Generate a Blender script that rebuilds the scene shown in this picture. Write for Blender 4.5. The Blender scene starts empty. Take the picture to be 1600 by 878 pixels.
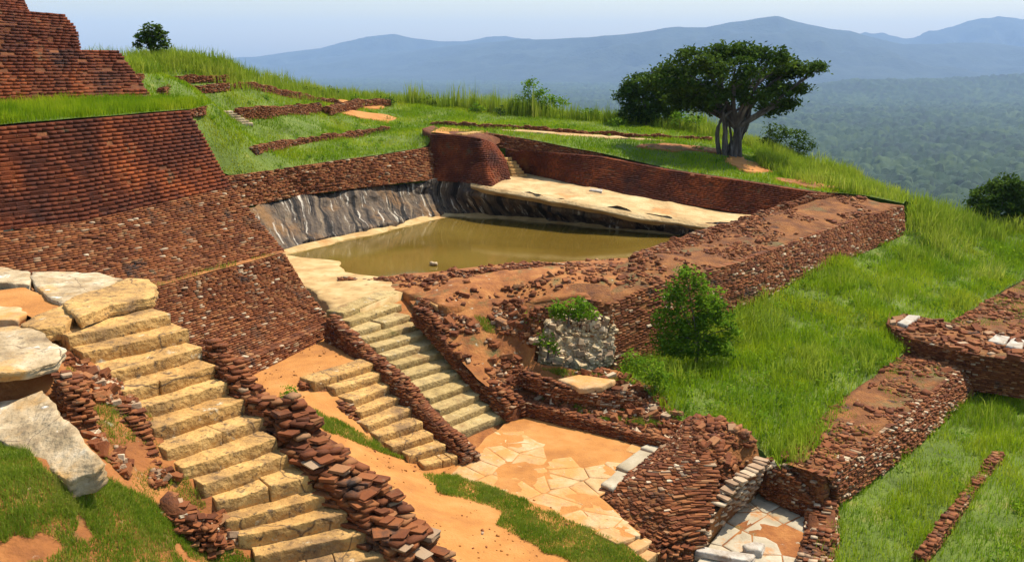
import bpy, bmesh, math, random
import numpy as np
from mathutils import Vector, Matrix
from mathutils.geometry import delaunay_2d_cdt

SC = bpy.context.scene
COL = SC.collection
rng = np.random.default_rng(7)
random.seed(7)

# ------------------------------------------------------------------ camera
PITCH = math.radians(12.9)          # looking down from the upper terrace
FOC = 1500.0                        # focal length in pixels of a 1600 px wide frame
cam = bpy.data.cameras.new('camera')
cam.sensor_width = 36.0
cam.lens = 36.0 * FOC / 1600.0
cam.clip_start = 0.3
cam.clip_end = 90000.0
camo = bpy.data.objects.new('camera', cam)
camo.location = (0, 0, 0)
camo.rotation_euler = (math.radians(90) - PITCH, 0, 0)
COL.objects.link(camo)
SC.camera = camo

# ------------------------------------------------------------------ sky, sun, exposure
SUN_EL = math.radians(62)
SUN_AZ = math.radians(56)           # clockwise from +Y (far) towards +X (right)
world = bpy.data.worlds.new('World')
SC.world = world
world.use_nodes = True
wn = world.node_tree.nodes
wl = world.node_tree.links
wn.clear()
sky = wn.new('ShaderNodeTexSky')
sky.sky_type = 'NISHITA'
sky.sun_disc = False
sky.sun_elevation = SUN_EL
sky.sun_rotation = SUN_AZ
sky.altitude = 300
sky.air_density = 1.5
sky.dust_density = 1.8
sky.ozone_density = 1.0
bg = wn.new('ShaderNodeBackground')
bg.inputs['Strength'].default_value = 0.145
wo = wn.new('ShaderNodeOutputWorld')
wl.new(sky.outputs[0], bg.inputs[0])
wl.new(bg.outputs[0], wo.inputs[0])

sun = bpy.data.lights.new('sun', 'SUN')
sun.energy = 5.0
sun.angle = math.radians(0.53)
sun.color = (1.0, 0.93, 0.82)
suno = bpy.data.objects.new('sun', sun)
SUNV = Vector((math.sin(SUN_AZ) * math.cos(SUN_EL), math.cos(SUN_AZ) * math.cos(SUN_EL), math.sin(SUN_EL)))
suno.rotation_euler = (-SUNV).to_track_quat('-Z', 'Y').to_euler()
suno.location = SUNV * 200
COL.objects.link(suno)

SC.view_settings.view_transform = 'Standard'
SC.view_settings.look = 'None'
SC.view_settings.exposure = 0.46
SC.view_settings.gamma = 1.0
SC.view_settings.use_curve_mapping = False
SC.render.engine = 'CYCLES'
SC.cycles.use_denoising = True
SC.cycles.max_bounces = 6
SC.cycles.transparent_max_bounces = 8
SC.cycles.volume_bounces = 1

# ------------------------------------------------------------------ survey: picture bearings to places
CP, SP = math.cos(PITCH), math.sin(PITCH)

def _ray(px, py):
    a = (px - 800) / FOC
    b = (439 - py) / FOC
    return a, CP + b * SP, -SP + b * CP

def U(px, py, z):                   # the place at height z on that bearing
    a, y, zz = _ray(px, py)
    t = z / zz
    return (a * t, y * t, z)

def D(px, py, d):                   # the place d metres ahead on that bearing
    a, y, zz = _ray(px, py)
    t = d / y
    return (a * t, d, zz * t)

# ------------------------------------------------------------------ noise
def _hash(ix, iy, iz, seed):
    h = (ix * 374761393 + iy * 668265263 + iz * 2147483647 + seed * 1274126177) & 0xFFFFFFFF
    h = ((h ^ (h >> 13)) * 1274126177) & 0xFFFFFFFF
    h = h ^ (h >> 16)
    return (h & 0xFFFFFF) / float(0xFFFFFF)

def vnoise(p, seed=0):
    p = np.asarray(p, float)
    i = np.floor(p).astype(np.int64)
    f = p - i
    f = f * f * (3 - 2 * f)
    out = np.zeros(len(p))
    for dx in (0, 1):
        wx = f[:, 0] if dx else 1 - f[:, 0]
        for dy in (0, 1):
            wy = f[:, 1] if dy else 1 - f[:, 1]
            for dz in (0, 1):
                wz = f[:, 2] if dz else 1 - f[:, 2]
                out += wx * wy * wz * _hash(i[:, 0] + dx, i[:, 1] + dy, i[:, 2] + dz, seed)
    return out * 2 - 1

def fbm(p, octaves=4, seed=0):
    p = np.asarray(p, float)
    if p.shape[1] == 2:
        p = np.c_[p, np.zeros(len(p))]
    out = np.zeros(len(p)); a = 0.5; s = 1.0
    for o in range(octaves):
        out += a * vnoise(p * s + 17.3 * o, seed + o)
        a *= 0.5; s *= 2.03
    return out

# ------------------------------------------------------------------ objects
WORLD_LOC = {}

def link(o, loc, parent=None):
    loc = np.asarray(loc, float)
    WORLD_LOC[o.name] = loc
    COL.objects.link(o)
    if parent is not None:
        o.parent = parent
        o.location = loc - WORLD_LOC[parent.name]
    else:
        o.location = loc
    return o

def tag(o, label=None, cat=None, group=None, kind=None):
    if label: o['label'] = label
    if cat: o['category'] = cat
    if group: o['group'] = group
    if kind: o['kind'] = kind
    return o

def empty(name, loc):
    o = bpy.data.objects.new(name, None)
    o.empty_display_size = 0.2
    return link(o, loc)

def make_mesh(name, V, F, mats, smooth=False, tint=None, mi=None):
    """V (n,3), F list of (m,k) int arrays or lists of polygons; returns mesh"""
    V = np.asarray(V, float)
    me = bpy.data.meshes.new(name)
    if isinstance(F, np.ndarray):
        F = [F]
    arrs = []
    if len(F) and not isinstance(F[0], np.ndarray):
        loops = np.array([i for f in F for i in f], dtype=np.int32)
        tot = np.array([len(f) for f in F], dtype=np.int32)
    else:
        loops = np.concatenate([a.ravel() for a in F]).astype(np.int32)
        tot = np.concatenate([np.full(len(a), a.shape[1]) for a in F]).astype(np.int32)
    start = np.concatenate([[0], np.cumsum(tot)[:-1]]).astype(np.int32)
    me.vertices.add(len(V)); me.loops.add(len(loops)); me.polygons.add(len(tot))
    me.vertices.foreach_set('co', V.ravel())
    me.loops.foreach_set('vertex_index', loops)
    me.polygons.foreach_set('loop_start', start)
    me.polygons.foreach_set('loop_total', tot)
    if smooth:
        me.polygons.foreach_set('use_smooth', np.ones(len(tot), bool))
    if not isinstance(mats, (list, tuple)):
        mats = [mats]
    for m in mats:
        me.materials.append(m)
    if mi is not None:
        me.polygons.foreach_set('material_index', np.asarray(mi, np.int32))
    if tint is not None:
        at = me.attributes.new('tint', 'FLOAT', 'FACE')
        at.data.foreach_set('value', np.asarray(tint, np.float32))
    me.update(calc_edges=True)
    return me

def obj(name, V, F, mats, parent=None, smooth=False, tint=None, mi=None, base=None):
    V = np.asarray(V, float)
    if base is None:
        base = np.array([(V[:, 0].min() + V[:, 0].max()) / 2, (V[:, 1].min() + V[:, 1].max()) / 2, V[:, 2].min()])
    me = make_mesh(name, V - base, F, mats, smooth, tint, mi)
    return link(bpy.data.objects.new(name, me), base, parent)

# ------------------------------------------------------------------ materials
def _n(nt, t, **kw):
    n = nt.nodes.new(t)
    for k, v in kw.items():
        setattr(n, k, v)
    return n

def _ramp(nt, stops, interp='LINEAR'):
    r = nt.nodes.new('ShaderNodeValToRGB')
    r.color_ramp.interpolation = interp
    el = r.color_ramp.elements
    while len(el) > 1:
        el.remove(el[-1])
    el[0].position = stops[0][0]; el[0].color = (*stops[0][1], 1)
    for p, c in stops[1:]:
        e = el.new(p); e.color = (*c, 1)
    return r

def material(name, stops, scale=2.0, detail=6, stretch=(1, 1, 1), rough=0.9, spec=0.25, bump=0.3, bscale=25.0,
             bdist=0.02, rnd=None, rnd_amt=0.0, stain=None, stain_scale=0.6, stain_lo=0.5, stain_hi=0.62, tint=None,
             transl=0.0, coord='pos', crack=None):
    """noise colour + per-piece colour + blotchy stains + fine relief"""
    m = bpy.data.materials.new(name)
    m.use_nodes = True
    nt = m.node_tree
    nt.nodes.clear()
    L = nt.links.new
    geo = _n(nt, 'ShaderNodeNewGeometry')
    mp = _n(nt, 'ShaderNodeMapping')
    mp.inputs['Scale'].default_value = stretch
    if coord == 'uv':
        uvn = _n(nt, 'ShaderNodeUVMap', uv_map='UVMap')
        L(uvn.outputs[0], mp.inputs['Vector'])
    else:
        L(geo.outputs['Position'], mp.inputs['Vector'])
    nz = _n(nt, 'ShaderNodeTexNoise')
    nz.inputs['Scale'].default_value = scale
    nz.inputs['Detail'].default_value = detail
    nz.inputs['Roughness'].default_value = 0.62
    L(mp.outputs[0], nz.inputs['Vector'])
    rp = _ramp(nt, stops)
    L(nz.outputs['Fac'], rp.inputs[0])
    col = rp.outputs[0]
    if rnd is not None:
        oi = _n(nt, 'ShaderNodeObjectInfo')
        add = _n(nt, 'ShaderNodeMath', operation='ADD')
        L(oi.outputs['Random'], add.inputs[0]); L(geo.outputs['Random Per Island'], add.inputs[1])
        fr = _n(nt, 'ShaderNodeMath', operation='FRACT')
        L(add.outputs[0], fr.inputs[0])
        rr = _ramp(nt, rnd)
        L(fr.outputs[0], rr.inputs[0])
        mx = _n(nt, 'ShaderNodeMix', data_type='RGBA', blend_type='MIX')
        mx.inputs['Factor'].default_value = rnd_amt
        L(col, mx.inputs['A']); L(rr.outputs[0], mx.inputs['B'])
        col = mx.outputs['Result']
    if tint is not None:
        at = _n(nt, 'ShaderNodeAttribute', attribute_name='tint')
        tr = _ramp(nt, tint)
        L(at.outputs['Fac'], tr.inputs[0])
        mx = _n(nt, 'ShaderNodeMix', data_type='RGBA', blend_type='MIX')
        mx.inputs['Factor'].default_value = rnd_amt
        L(col, mx.inputs['A']); L(tr.outputs[0], mx.inputs['B'])
        col = mx.outputs['Result']
    for (sc_, lo, hi, c, *opt) in ([] if stain is None else stain if isinstance(stain, list) else [(stain_scale, stain_lo, stain_hi, stain)]):
        n2 = _n(nt, 'ShaderNodeTexNoise')
        n2.inputs['Scale'].default_value = sc_
        n2.inputs['Detail'].default_value = 7
        n2.inputs['Roughness'].default_value = 0.68
        L(geo.outputs['Position'] if (coord == 'uv' and not opt) else mp.outputs[0], n2.inputs['Vector'])
        r2 = _ramp(nt, [(lo, (0, 0, 0)), (hi, (1, 1, 1))])
        L(n2.outputs['Fac'], r2.inputs[0])
        mx = _n(nt, 'ShaderNodeMix', data_type='RGBA', blend_type='MIX')
        L(r2.outputs[0], mx.inputs['Factor'])
        L(col, mx.inputs['A']); mx.inputs['B'].default_value = (*c, 1)
        col = mx.outputs['Result']
    if crack is not None:
        csc, cw, cc = crack
        wn_ = _n(nt, 'ShaderNodeTexNoise'); wn_.inputs['Scale'].default_value = csc * 1.7; wn_.inputs['Detail'].default_value = 4
        L(geo.outputs['Position'], wn_.inputs['Vector'])
        va = _n(nt, 'ShaderNodeVectorMath', operation='SCALE'); va.inputs['Scale'].default_value = 0.55 / csc
        L(wn_.outputs['Color'], va.inputs[0])
        vb = _n(nt, 'ShaderNodeVectorMath', operation='ADD')
        L(geo.outputs['Position'], vb.inputs[0]); L(va.outputs[0], vb.inputs[1])
        vo = _n(nt, 'ShaderNodeTexVoronoi', feature='DISTANCE_TO_EDGE'); vo.inputs['Scale'].default_value = csc
        L(vb.outputs[0], vo.inputs['Vector'])
        r3 = _ramp(nt, [(0.0, (1, 1, 1)), (cw, (0, 0, 0))])
        L(vo.outputs['Distance'], r3.inputs[0])
        mx = _n(nt, 'ShaderNodeMix', data_type='RGBA', blend_type='MIX')
        L(r3.outputs[0], mx.inputs['Factor']); L(col, mx.inputs['A']); mx.inputs['B'].default_value = (*cc, 1)
        col = mx.outputs['Result']
    bs = _n(nt, 'ShaderNodeBsdfPrincipled')
    bs.inputs['Roughness'].default_value = rough
    bs.inputs['Specular IOR Level'].default_value = spec
    L(col, bs.inputs['Base Color'])
    if bump > 0:
        n3 = _n(nt, 'ShaderNodeTexNoise')
        n3.inputs['Scale'].default_value = bscale
        n3.inputs['Detail'].default_value = 5
        L(geo.outputs['Position'], n3.inputs['Vector'])
        bp = _n(nt, 'ShaderNodeBump')
        bp.inputs['Strength'].default_value = bump
        bp.inputs['Distance'].default_value = bdist
        L(n3.outputs['Fac'], bp.inputs['Height'])
        L(bp.outputs[0], bs.inputs['Normal'])
    out = _n(nt, 'ShaderNodeOutputMaterial')
    sh = bs.outputs[0]
    if transl > 0:
        tl = _n(nt, 'ShaderNodeBsdfTranslucent')
        L(col, tl.inputs['Color'])
        ms = _n(nt, 'ShaderNodeMixShader')
        ms.inputs[0].default_value = transl
        L(sh, ms.inputs[1]); L(tl.outputs[0], ms.inputs[2])
        sh = ms.outputs[0]
    L(sh, out.inputs['Surface'])
    return m

BRICKS = [(0.0, (0.060, 0.018, 0.007)), (0.25, (0.12, 0.034, 0.011)), (0.5, (0.19, 0.056, 0.016)), (0.72, (0.26, 0.088, 0.025)), (0.88, (0.31, 0.13, 0.045)), (0.97, (0.34, 0.18, 0.075)), (0.99, (0.42, 0.30, 0.17)), (1.0, (0.48, 0.37, 0.23))]
BRICKS_RED = [(0.0, (0.080, 0.019, 0.007)), (0.4, (0.125, 0.030, 0.010)), (0.8, (0.18, 0.045, 0.013)), (1.0, (0.225, 0.064, 0.019))]
BRICKS_PALE = [(0.0, (0.16, 0.075, 0.035)), (0.35, (0.28, 0.16, 0.085)), (0.7, (0.42, 0.295, 0.175)), (1.0, (0.58, 0.46, 0.30))]
M = {}
M['brick'] = material('weathered_brick', [(0.3, (0.060, 0.018, 0.007)), (0.5, (0.18, 0.054, 0.015)), (0.72, (0.36, 0.13, 0.036))], scale=0.9, rnd=BRICKS, rnd_amt=0.6,
                      stain=[(0.9, 0.56, 0.68, (0.045, 0.028, 0.02)), (2.3, 0.62, 0.72, (0.20, 0.14, 0.075))], bump=0.6, bscale=35)
M['brick_red'] = material('restored_red_brick', [(0.32, (0.050, 0.014, 0.007)), (0.5, (0.125, 0.028, 0.009)), (0.68, (0.33, 0.078, 0.016))], scale=0.55, detail=12, rnd=BRICKS_RED, rnd_amt=0.14,
                          stain=[(0.35, 0.52, 0.68, (0.045, 0.020, 0.015)), (3.5, 0.58, 0.68, (0.055, 0.022, 0.014)), (5.5, 0.64, 0.70, (0.30, 0.14, 0.06)), (1.1, 0.60, 0.70, (0.10, 0.07, 0.035))], bump=0.8, bscale=22, bdist=0.04)
M['brick_pale'] = material('limestone_rubble', [(0.3, (0.28, 0.17, 0.09)), (0.6, (0.54, 0.41, 0.25))], scale=4, rnd=BRICKS_PALE, rnd_amt=0.7, bump=0.5)
M['core'] = material('mud_mortar', [(0.3, (0.070, 0.023, 0.008)), (0.55, (0.145, 0.047, 0.014)), (0.8, (0.25, 0.098, 0.028))], scale=2.5, bump=0.8, bscale=14, bdist=0.05)
M['mud_wall'] = material('earthen_wall_face', [(0.28, (0.070, 0.024, 0.008)), (0.45, (0.155, 0.056, 0.015)), (0.6, (0.24, 0.092, 0.023)), (0.78, (0.37, 0.165, 0.046))], scale=1.1, detail=11, stretch=(1, 1, 0.7),
                        stain=[(0.5, 0.55, 0.68, (0.13, 0.10, 0.035)), (1.9, 0.58, 0.68, (0.06, 0.028, 0.016)), (5.0, 0.66, 0.72, (0.42, 0.31, 0.19))], bump=1.0, bscale=11, bdist=0.09)
M['cream'] = material('cream_limestone', [(0.3, (0.28, 0.17, 0.075)), (0.5, (0.50, 0.36, 0.19)), (0.7, (0.68, 0.54, 0.33))], scale=4, detail=10, bump=0.9, bscale=12, bdist=0.05)
M['lime_wall'] = material('lime_mortar', [(0.3, (0.22, 0.14, 0.07)), (0.5, (0.38, 0.27, 0.145)), (0.75, (0.55, 0.43, 0.26))], scale=2.5, detail=10, stain=[(1.9, 0.58, 0.68, (0.12, 0.065, 0.035))], bump=1.0, bscale=11, bdist=0.08)
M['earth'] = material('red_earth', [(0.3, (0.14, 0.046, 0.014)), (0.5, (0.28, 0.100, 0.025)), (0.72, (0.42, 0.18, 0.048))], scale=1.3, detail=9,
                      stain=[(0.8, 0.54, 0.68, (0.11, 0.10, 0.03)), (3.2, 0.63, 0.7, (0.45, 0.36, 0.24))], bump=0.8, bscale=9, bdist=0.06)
M['sand'] = material('orange_sand', [(0.28, (0.30, 0.115, 0.026)), (0.5, (0.42, 0.175, 0.040)), (0.75, (0.50, 0.235, 0.068))], scale=0.9, detail=12,
                     stain=[(0.6, 0.55, 0.72, (0.33, 0.135, 0.036)), (1.9, 0.62, 0.75, (0.28, 0.115, 0.034))], bump=0.6, bscale=16, bdist=0.04)
M['pale_sand'] = material('pale_sandstone_floor', [(0.28, (0.28, 0.165, 0.06)), (0.5, (0.45, 0.29, 0.115)), (0.75, (0.58, 0.42, 0.21))], scale=1.1, detail=12,
                          stain=[(0.5, 0.55, 0.7, (0.36, 0.17, 0.05)), (2.5, 0.58, 0.7, (0.25, 0.15, 0.06))], bump=0.4, bscale=12, bdist=0.03)
M['step'] = material('tan_sandstone', [(0.28, (0.17, 0.092, 0.034)), (0.44, (0.40, 0.215, 0.062)), (0.58, (0.55, 0.315, 0.095)), (0.75, (0.63, 0.42, 0.165))], scale=2.6, detail=12, rnd=[(0, (0.35, 0.18, 0.052)), (1, (0.57, 0.35, 0.12))], rnd_amt=0.35,
                     stain=[(0.9, 0.50, 0.66, (0.21, 0.12, 0.05)), (5.0, 0.56, 0.66, (0.13, 0.080, 0.038)), (9.0, 0.60, 0.67, (0.07, 0.046, 0.025)), (3.0, 0.62, 0.70, (0.50, 0.41, 0.26))], bump=1.0, bscale=9, bdist=0.07, crack=(0.33, 0.007, (0.10, 0.06, 0.03)))
M['step_mossy'] = material('lichened_sandstone', [(0.28, (0.14, 0.10, 0.045)), (0.44, (0.33, 0.215, 0.072)), (0.58, (0.46, 0.315, 0.115)), (0.75, (0.58, 0.43, 0.20))], scale=2.4, detail=12, rnd=[(0, (0.27, 0.19, 0.075)), (1, (0.47, 0.36, 0.18))], rnd_amt=0.35,
                           stain=[(1.3, 0.58, 0.70, (0.16, 0.13, 0.035)), (0.8, 0.56, 0.66, (0.27, 0.16, 0.06)), (5.0, 0.60, 0.68, (0.09, 0.07, 0.035)), (3.5, 0.62, 0.7, (0.52, 0.46, 0.33))], bump=1.0, bscale=9, bdist=0.07)
M['slab'] = material('pale_rock_slab', [(0.28, (0.16, 0.105, 0.055)), (0.44, (0.34, 0.24, 0.125)), (0.58, (0.48, 0.36, 0.21)), (0.75, (0.62, 0.52, 0.36))], scale=1.9, detail=12,
                     stain=[(0.9, 0.53, 0.66, (0.46, 0.26, 0.085)), (3.0, 0.58, 0.68, (0.19, 0.14, 0.08)), (2.1, 0.63, 0.7, (0.68, 0.64, 0.54))], bump=1.0, bscale=8, bdist=0.06, crack=(0.5, 0.008, (0.14, 0.09, 0.05)))
M['flag'] = material('pale_flagstone', [(0.28, (0.36, 0.19, 0.07)), (0.5, (0.50, 0.31, 0.14)), (0.75, (0.64, 0.48, 0.28))], scale=1.6, detail=11, rnd=[(0, (0.42, 0.21, 0.065)), (0.6, (0.47, 0.28, 0.115)), (1, (0.58, 0.42, 0.24))], rnd_amt=0.5,
                     stain=[(0.6, 0.46, 0.60, (0.50, 0.235, 0.065)), (2.5, 0.55, 0.66, (0.36, 0.21, 0.085)), (5, 0.62, 0.7, (0.56, 0.43, 0.27))], bump=0.8, bscale=10, bdist=0.04)
M['grey_flag'] = material('grey_flagstone', [(0.28, (0.22, 0.17, 0.10)), (0.5, (0.38, 0.31, 0.20)), (0.75, (0.55, 0.48, 0.34))], scale=1.2, detail=9, rnd=[(0, (0.26, 0.19, 0.1)), (1, (0.5, 0.43, 0.3))], rnd_amt=0.4,
                          stain=[(0.9, 0.55, 0.65, (0.42, 0.20, 0.07)), (1.5, 0.6, 0.7, (0.16, 0.15, 0.05))], bump=0.6, bscale=14, bdist=0.03)
M['white_stone'] = material('white_stone', [(0.3, (0.26, 0.20, 0.13)), (0.5, (0.40, 0.34, 0.26)), (0.7, (0.52, 0.47, 0.38))], scale=3, detail=11, stain=[(2.2, 0.58, 0.68, (0.24, 0.15, 0.08))], bump=0.8, bscale=10, bdist=0.04)
M['soil_grass'] = material('turf_soil', [(0.3, (0.06, 0.085, 0.012)), (0.5, (0.10, 0.14, 0.018)), (0.75, (0.17, 0.20, 0.03))], scale=0.7, detail=9,
                           stain=[(0.35, 0.60, 0.72, (0.24, 0.20, 0.05))], bump=0.8, bscale=7, bdist=0.08)
M['basin_rock'] = material('streaked_basin_rock', [(0.30, (0.022, 0.017, 0.013)), (0.42, (0.055, 0.041, 0.030)), (0.52, (0.105, 0.076, 0.050)), (0.60, (0.16, 0.115, 0.070)), (0.68, (0.25, 0.185, 0.11)), (0.76, (0.40, 0.32, 0.22))],
                           scale=2.4, detail=10, stretch=(1.0, 0.13, 1.0), coord='uv', stain=[(0.35, 0.52, 0.66, (0.19, 0.10, 0.038)), (0.9, 0.58, 0.66, (0.040, 0.030, 0.024)), (3.2, 0.57, 0.63, (0.50, 0.44, 0.34), 1), (1.5, 0.52, 0.58, (0.013, 0.011, 0.009), 1), (5.0, 0.60, 0.66, (0.016, 0.013, 0.011), 1)], bump=1.0, bscale=2.6, bdist=0.25)
M['ledge_rock'] = material('tan_ledge_rock', [(0.3, (0.30, 0.18, 0.07)), (0.5, (0.48, 0.32, 0.14)), (0.75, (0.62, 0.46, 0.24))], scale=0.7, detail=9, stretch=(1, 1, 2),
                           stain=[(0.5, 0.58, 0.68, (0.44, 0.21, 0.07)), (1.6, 0.64, 0.7, (0.14, 0.10, 0.06))], bump=0.7, bscale=5, bdist=0.1)
M['bark'] = material('grey_bark', [(0.3, (0.035, 0.027, 0.02)), (0.6, (0.13, 0.11, 0.09)), (0.8, (0.3, 0.27, 0.23))], scale=2.5, stretch=(1, 1, 0.3), bump=0.9, bscale=9, bdist=0.06)

def leafy(name, tint, transl=0.35, amt=0.75, scale=0.35, stops=None):
    return material(name, stops or [(0.3, tint[0][1]), (0.7, tint[-1][1])], scale=scale, detail=4, tint=tint, rnd_amt=amt, bump=0, transl=transl, rough=0.8, spec=0.03)
M['grass'] = leafy('lush_grass', [(0, (0.075, 0.16, 0.006)), (0.45, (0.22, 0.32, 0.010)), (0.8, (0.38, 0.43, 0.018)), (0.93, (0.50, 0.46, 0.07)), (1, (0.46, 0.34, 0.11))], stops=[(0.30, (0.06, 0.15, 0.005)), (0.42, (0.15, 0.28, 0.007)), (0.55, (0.31, 0.41, 0.010)), (0.66, (0.46, 0.47, 0.025)), (0.75, (0.48, 0.40, 0.06))], amt=0.42, scale=0.22, transl=0.5)
M['grass_pale'] = leafy('pale_tall_grass', [(0, (0.12, 0.19, 0.012)), (0.5, (0.26, 0.34, 0.025)), (0.85, (0.42, 0.44, 0.06)), (1, (0.56, 0.50, 0.14))], stops=[(0.33, (0.13, 0.22, 0.012)), (0.5, (0.28, 0.36, 0.02)), (0.68, (0.44, 0.45, 0.055))], amt=0.5, scale=0.3, transl=0.5)
M['grass_near'] = leafy('short_grass', [(0, (0.08, 0.15, 0.010)), (0.5, (0.19, 0.28, 0.018)), (0.8, (0.32, 0.35, 0.04)), (1, (0.48, 0.40, 0.13))], stops=[(0.33, (0.09, 0.18, 0.010)), (0.5, (0.21, 0.29, 0.018)), (0.68, (0.38, 0.36, 0.07))], amt=0.55, scale=0.9, transl=0.45)
M['leaf_dark'] = leafy('dark_leaves', [(0, (0.012, 0.032, 0.004)), (0.5, (0.042, 0.088, 0.008)), (0.9, (0.11, 0.17, 0.014)), (1, (0.15, 0.20, 0.03))], transl=0.3)
M['leaf_mid'] = leafy('green_leaves', [(0, (0.03, 0.09, 0.005)), (0.5, (0.11, 0.24, 0.010)), (0.9, (0.25, 0.38, 0.018)), (1, (0.36, 0.42, 0.04))], transl=0.5)
M['leaf_yellow'] = leafy('yellow_green_leaves', [(0, (0.06, 0.12, 0.006)), (0.5, (0.17, 0.25, 0.012)), (1, (0.34, 0.40, 0.04))], transl=0.45)
# ------------------------------------------------------------------ generic builders
def tps(ctrl):
    c = np.asarray(ctrl, float)
    n = len(c)
    sc = 10.0
    xy = c[:, :2] / sc
    d2 = ((xy[:, None] - xy[None]) ** 2).sum(2)
    K = 0.5 * d2 * np.log(d2 + 1e-12)
    K += np.eye(n) * 2e-3
    Pm = np.c_[np.ones(n), xy]
    A = np.zeros((n + 3, n + 3))
    A[:n, :n] = K; A[:n, n:] = Pm; A[n:, :n] = Pm.T
    b = np.r_[c[:, 2], 0, 0, 0]
    w = np.linalg.solve(A, b)
    def ev(q):
        q = np.asarray(q, float)[:, :2] / sc
        out = np.empty(len(q))
        for i in range(0, len(q), 4000):
            qq = q[i:i + 4000]
            r2 = ((qq[:, None] - xy[None]) ** 2).sum(2)
            out[i:i + 4000] = (0.5 * r2 * np.log(r2 + 1e-12)) @ w[:n] + w[n] + qq @ w[n + 1:]
        return out
    return ev

def densify(pts, step, closed=True):
    pts = [np.asarray(p, float) for p in pts]
    out = []
    m = len(pts)
    for i in range(m if closed else m - 1):
        a, b = pts[i], pts[(i + 1) % m]
        k = max(1, int(np.linalg.norm((b - a)[:2]) / step))
        for j in range(k):
            out.append(a + (b - a) * j / k)
    if not closed:
        out.append(pts[-1])
    return np.array(out)

def inpoly(q, poly):
    q = np.asarray(q); poly = np.asarray(poly)
    x, y = q[:, 0], q[:, 1]
    res = np.zeros(len(q), bool)
    j = len(poly) - 1
    for i in range(len(poly)):
        xi, yi = poly[i][:2]; xj, yj = poly[j][:2]
        c = ((yi > y) != (yj > y)) & (x < (xj - xi) * (y - yi) / (yj - yi + 1e-12) + xi)
        res ^= c
        j = i
    return res

PATCH = {}

def patch(key, name, bnd, mat, label, cat, inner=(), step=0.5, amp=0.04, nscale=0.6, wiggle=0.0, kind='structure', parent=None, skirt=0.0):
    B = densify(bnd, step)
    sub = B[:: max(1, len(B) // 110)]
    ev = tps(list(sub) + [np.asarray(p, float) for p in bnd if min(np.linalg.norm(sub[:, :2] - np.asarray(p)[:2], axis=1)) > 0.05] + [np.asarray(p, float) for p in inner])
    if wiggle:
        B[:, :2] += wiggle * np.c_[vnoise(B * 1.3, 3), vnoise(B * 1.3, 9)]
    lo, hi = B[:, :2].min(0), B[:, :2].max(0)
    gx, gy = np.meshgrid(np.arange(lo[0], hi[0], step), np.arange(lo[1], hi[1], step))
    G = np.c_[gx.ravel(), gy.ravel()]
    G += rng.uniform(-0.3, 0.3, G.shape) * step
    G = G[inpoly(G, B)]
    nb = len(B)
    # keep away from the boundary
    keep = np.ones(len(G), bool)
    for i in range(0, len(G), 2000):
        d = np.sqrt(((G[i:i + 2000, None] - B[None, :, :2]) ** 2).sum(2)).min(1)
        keep[i:i + 2000] = d > 0.45 * step
    G = G[keep]
    pts = [Vector(p) for p in np.r_[B[:, :2], G]]
    edges = [(i, (i + 1) % nb) for i in range(nb)]
    vv, ee, ff, *_ = delaunay_2d_cdt(pts, edges, [], 1, 1e-5)
    V2 = np.array([(v.x, v.y) for v in vv])
    F = np.array([f for f in ff if len(f) == 3], dtype=np.int32)
    z = ev(V2) + amp * fbm(np.c_[V2 * nscale, np.zeros(len(V2))], 4, 5)
    V = np.c_[V2, z]
    a, b, c = V[F[:, 0]], V[F[:, 1]], V[F[:, 2]]
    flip = np.cross(b - a, c - a)[:, 2] < 0
    F[flip] = F[flip][:, ::-1]
    PATCH[key] = (V.copy(), F.copy(), ev)
    if skirt:
        # drop the rim so that the sheet has a body
        from collections import Counter
        cnt = Counter()
        for t in F:
            for i in range(3):
                e = (t[i], t[(i + 1) % 3]); cnt[tuple(sorted(e))] += 1
        rim = [(t[i], t[(i + 1) % 3]) for t in F for i in range(3) if cnt[tuple(sorted((t[i], t[(i + 1) % 3])))] == 1]
        idx = {}; extra = []
        for e in rim:
            for v in e:
                if v not in idx:
                    idx[v] = len(V) + len(extra); extra.append(V[v] - [0, 0, skirt])
        S = np.array([(b_, a_, idx[a_], idx[b_]) for a_, b_ in rim], dtype=np.int32)
        V = np.r_[V, np.array(extra)]
        o = obj(name, V, [F, S], mat, parent, smooth=True)
    else:
        o = obj(name, V, F, mat, parent, smooth=True)
    if parent is None:
        tag(o, label, cat, kind=kind)
    return o

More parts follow.
